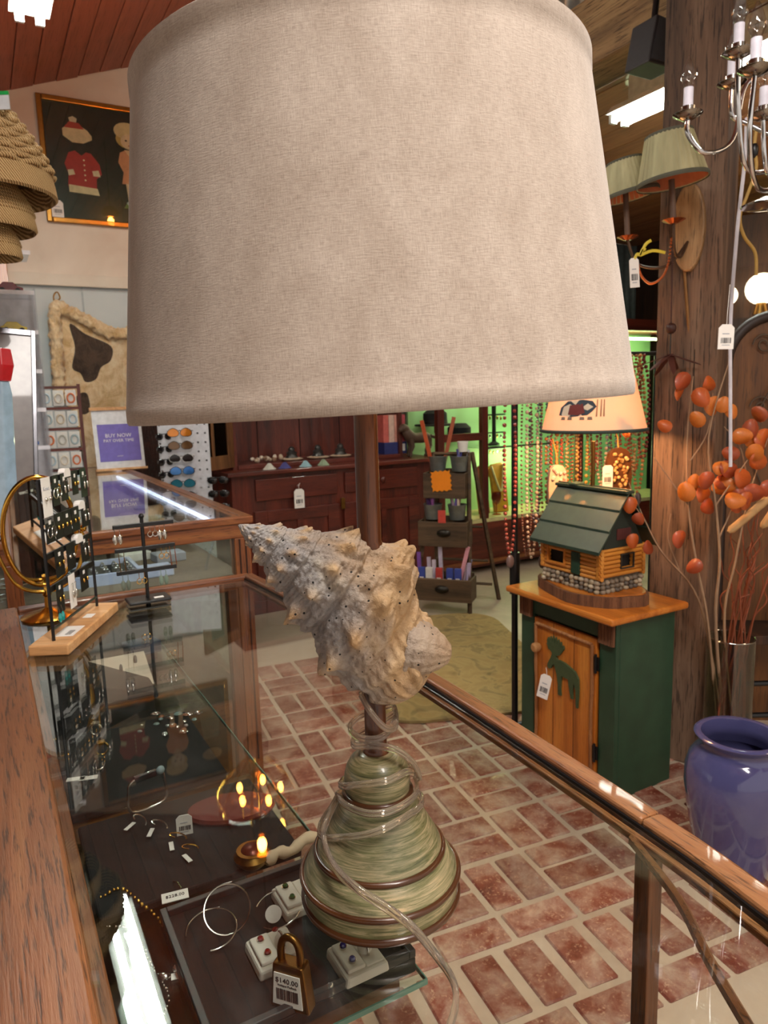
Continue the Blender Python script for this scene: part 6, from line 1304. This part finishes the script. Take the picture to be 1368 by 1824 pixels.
for e in ((1160, 428), (1185, 450), (1130, 462), (1150, 445)): MB().tube(smooth_path([Vector((0, 0, 0)), (PY((1140+e[0])/2, (455+e[1])/2-6, SL.y-.1)-rb_.location), PY(e[0], e[1], SL.y-.1)-rb_.location], 4), .005, 6, flat=.25).build('tail', plain('c9b22c', .5), rb_)
cd = thing('sconce_cord', 'brown hanging cord with a wooden ball below the sconce', 'cord', PY(1198, 440, SL.y-.05))
e_ = PY(1195, 585, SL.y-.05)-cd.location; MB().tube([(0, 0, 0), e_], .003, 6).build('cord', plain('3a1c14', .7), cd); MB().ball(e_, .02).build('ball', plain('3a1a12', .5), cd, smooth=60)
st_ = thing('dried_flower', 'dark copper dried flower hanging below the wooden ball', 'flower', cd.location+e_+Vector((0, 0, -.09)))
for i in range(7): a = i*.9; MB().prism([(0, -.012), (.09, -.008), (.12, 0), (.09, .010), (0, .012)], -.001, .001, 'z', (Matrix.Rotation(a, 3, 'Z') @ RY(20+10*(i % 3)))).build('petal', plain('4a2014', .6), st_)
MB().tube([(0, 0, 0), (0, 0, .085)], .002, 5).build('wire', BLACK, st_)
bp = thing('brass_rod', 'thin brass rod running down the face of the post', 'rod', PY(1218, 470, SL.y+.0)); e_ = PY(1235, 690, SL.y-.0)-bp.location; MB().tube([(0, 0, 0), e_], .006, 8).build('rod', plain('8a6238', .35, .6), bp, smooth=50)
# ================================================================ CHANDELIER
CY = 1.95
chc = PY(1392, 280, CY)
ch = thing('chandelier', 'chrome candle chandelier with clear flame bulbs at top right', 'chandelier', chc)
def cl_(x, y, dy=0): return PY(x, y, CY+dy)-chc
MB().lathe([(0, -.2), (.01, -.2), (.012, -.1), (.02, -.06), (.012, 0), (.018, .06), (.01, .12), (.01, .35), (0, .35)], 20).build('column', CHROME, ch, smooth=50)
MB().tube([(0, 0, .34), (0, 0, 3.57+.36*(ab(chc)[0]-.56)-chc.z)], .005, 6).build('hanging_chain', CHROME, ch)
BG = glass('bulb_glass', 'f2f0ee', .01, .09)
arms = [(1315, 95, -.15, [(1392, 300, 0), (1330, 300, -.1), (1316, 190, -.14)]), (1345, 125, -.3, [(1392, 330, 0), (1350, 335, -.2), (1335, 250, -.28)]), (1303, 150, .05, [(1392, 250, 0), (1330, 220, .05), (1304, 205, .05)]), (1225, 205, -.05, [(1392, 120, 0), (1330, 150, 0), (1305, 250, -.02), (1255, 272, -.05), (1226, 240, -.05)]), (1360, 205, -.1, [(1392, 330, 0), (1365, 300, -.08)])]
for i, (x, y, dy, pth) in enumerate(arms):
    c = cl_(x, y, dy); pp = smooth_path([cl_(*p) for p in pth]+[c+Vector((0, 0, -.012))], 6)
    MB().tube(pp, .006, 8).build('arm', CHROME, ch, smooth=60)
    MB().lathe([(0, -.012), (.012, -.012), (.035, .0), (.036, .003), (.02, .003), (.018, .004), (.018, .018), (.013, .02), (0, .02)], 24, c).build('bobeche', plain('9a948c', .15, 1), ch, smooth=50)
    MB().lathe([(0, .018), (.0115, .018), (.0115, .062), (0, .063)], 16, c).build('candle_sleeve', plain('d4d0dc', .5), ch, smooth=40)
    MB().lathe([(0, .062), (.009, .063), (.018, .082), (.018, .092), (.010, .118), (.003, .134), (0, .136)], 16, c, cap=False).build('bulb', BG, ch, smooth=60)
    MB().tube([c+Vector((0, 0, .063)), c+Vector((-.004, 0, .09)), c+Vector((.004, 0, .09)), c+Vector((.001, 0, .064))], .0008, 4).build('filament', plain('8a7a6a', .4, 1), ch)
d0 = cl_(1365, 372); MB().lathe([(0, 0), (.02, 0), (.06, .006), (.062, .010), (.04, .018), (.012, .03), (0, .03)], 32, d0).build('drip_dish', CHROME, ch, smooth=50); MB().tube([d0+Vector((0, 0, .03)), Vector((0, 0, -.19))], .008, 10).build('stem', CHROME, ch)
MB().tube([p+PY(1330, 210, 2.2)-chc for p in smooth_path([(0, 0, 0), (0, 0, -.12), (-.012, 0, -.3), (-.02, 0, -.55), (-.012, 0, -.75), (.0, 0, -1.0)], 6)], .0055, 8).build('white_cord', plain('c9c4cc', .4), ch, smooth=60)
yc = ch; L_ = chc
MB().tube(smooth_path([PY(x, y, 2.25)-L_ for x, y in ((1348, 225), (1344, 262), (1347, 300), (1332, 345), (1318, 385), (1325, 420), (1345, 450), (1347, 490))], 6), .005, 8).build('gold_cord', plain('a8843c', .5), yc, smooth=60); MB().ball(PY(1344, 268, 2.25)-L_, (.012, .01, .022)).build('inline_switch', BLACK, yc, smooth=60)
price_tag('white price tag hanging on a wire right of the timber post', PY(1292, 622, 2.0), 0, .043, .066, 1, None, [(0, 0, .1), (.002, 0, .17)])
# ================================================================ PENDANT LANTERN (behind the shade, seen mirrored in the counter glass)
PD = Vector((PZ(455, 1310, .966).x, PZ(455, 1310, .966).y, .966)); dr_ = PD-CAM; dr_.z = -dr_.z
PL = PD+dr_*((4.0-PD.y)/dr_.y)
pd = thing('bell_pendant', 'clear glass bell pendant with amber filament bulbs mirrored in the counter', 'pendant light', PL)
k = .0031
MB().lathe([(0, 0), (.05, 0), (.075, .03), (.07, .10), (.055, .11), (0, .11)], 24).build('bottom_cap', plain('4a2c1a', .5), pd, smooth=50); MB().lathe([(.05, .11), (.062, .113), (.062, .135), (.05, .14)], 24, cap=False).build('brass_ring', BRASS, pd, smooth=50)
MB().lathe([(.055, .13), (.11, .18), (.20, .28), (.245, .38), (.24, .46), (.20, .52), (.197, .52), (.236, .46), (.24, .38), (.197, .28), (.107, .18), (.052, .13)], 40, cap=False).build('bell_glass', glass('bell_glass', 'f4efe6', .0, .14), pd, smooth=60)
for i in range(8): a = i*math.pi/4; MB().tube(smooth_path([(.056*math.cos(a), .056*math.sin(a), .13), (.202*math.cos(a), .202*math.sin(a), .28), (.248*math.cos(a), .248*math.sin(a), .38), (.202*math.cos(a), .202*math.sin(a), .52)], 5), .008, 6).build('rib', BRASS, pd)
FIL = emis('amber_filament', 'ff9a3c', 90)
for i in range(5):
    a = i*1.257+.3; p = Vector((.13*math.cos(a), .13*math.sin(a), .35))
    MB().ball(p, (.018, .018, .03), 8, 6).build('lit_bulb', FIL, pd, smooth=60); MB().tube([p+Vector((0, 0, .03)), p+Vector((0, 0, .1)), Vector((0, 0, .48))], .006, 6).build('bulb_arm', BRASS, pd)
MB().tube([(0, 0, .11), (0, 0, 1.0)], .006, 8).build('rod', BRASS, pd); MB().lathe([(0, .74), (.06, .74), (.09, .78), (.05, .83), (0, .84)], 24).build('canopy', OLDBRASS, pd, smooth=50); MB().ball((0, 0, .70), (.03, .03, .045)).build('lit_bulb', FIL, pd, smooth=60)
MB().tube([(0, 0, 1.0), (0, 0, 3.57+.36*(ab(PL)[0]-.56)-PL.z)], .004, 6).build('chain', BRASS, pd)
ck = thing('hanging_chain', 'thin silver chain hanging just above the rim of the cream shade', 'chain', PY(376, 14, 1.6))
m = MB()
for i in range(10): m.tube([Vector((.007*math.cos(q*.8)*(i % 2), .007*math.cos(q*.8)*((i+1) % 2), .018*i+.011*math.sin(q*.8))) for q in range(8)], .002, 5, True)
m.build('links', SILVER, ck, smooth=60); MB().ball((0, 0, -.01), .006).build('end_bead', SILVER, ck); MB().tube([(0, 0, .17), (0, 0, 3.57+.36*(ab(ck.location)[0]-.56)-ck.location.z)], .0015, 5).build('wire', SILVER, ck)
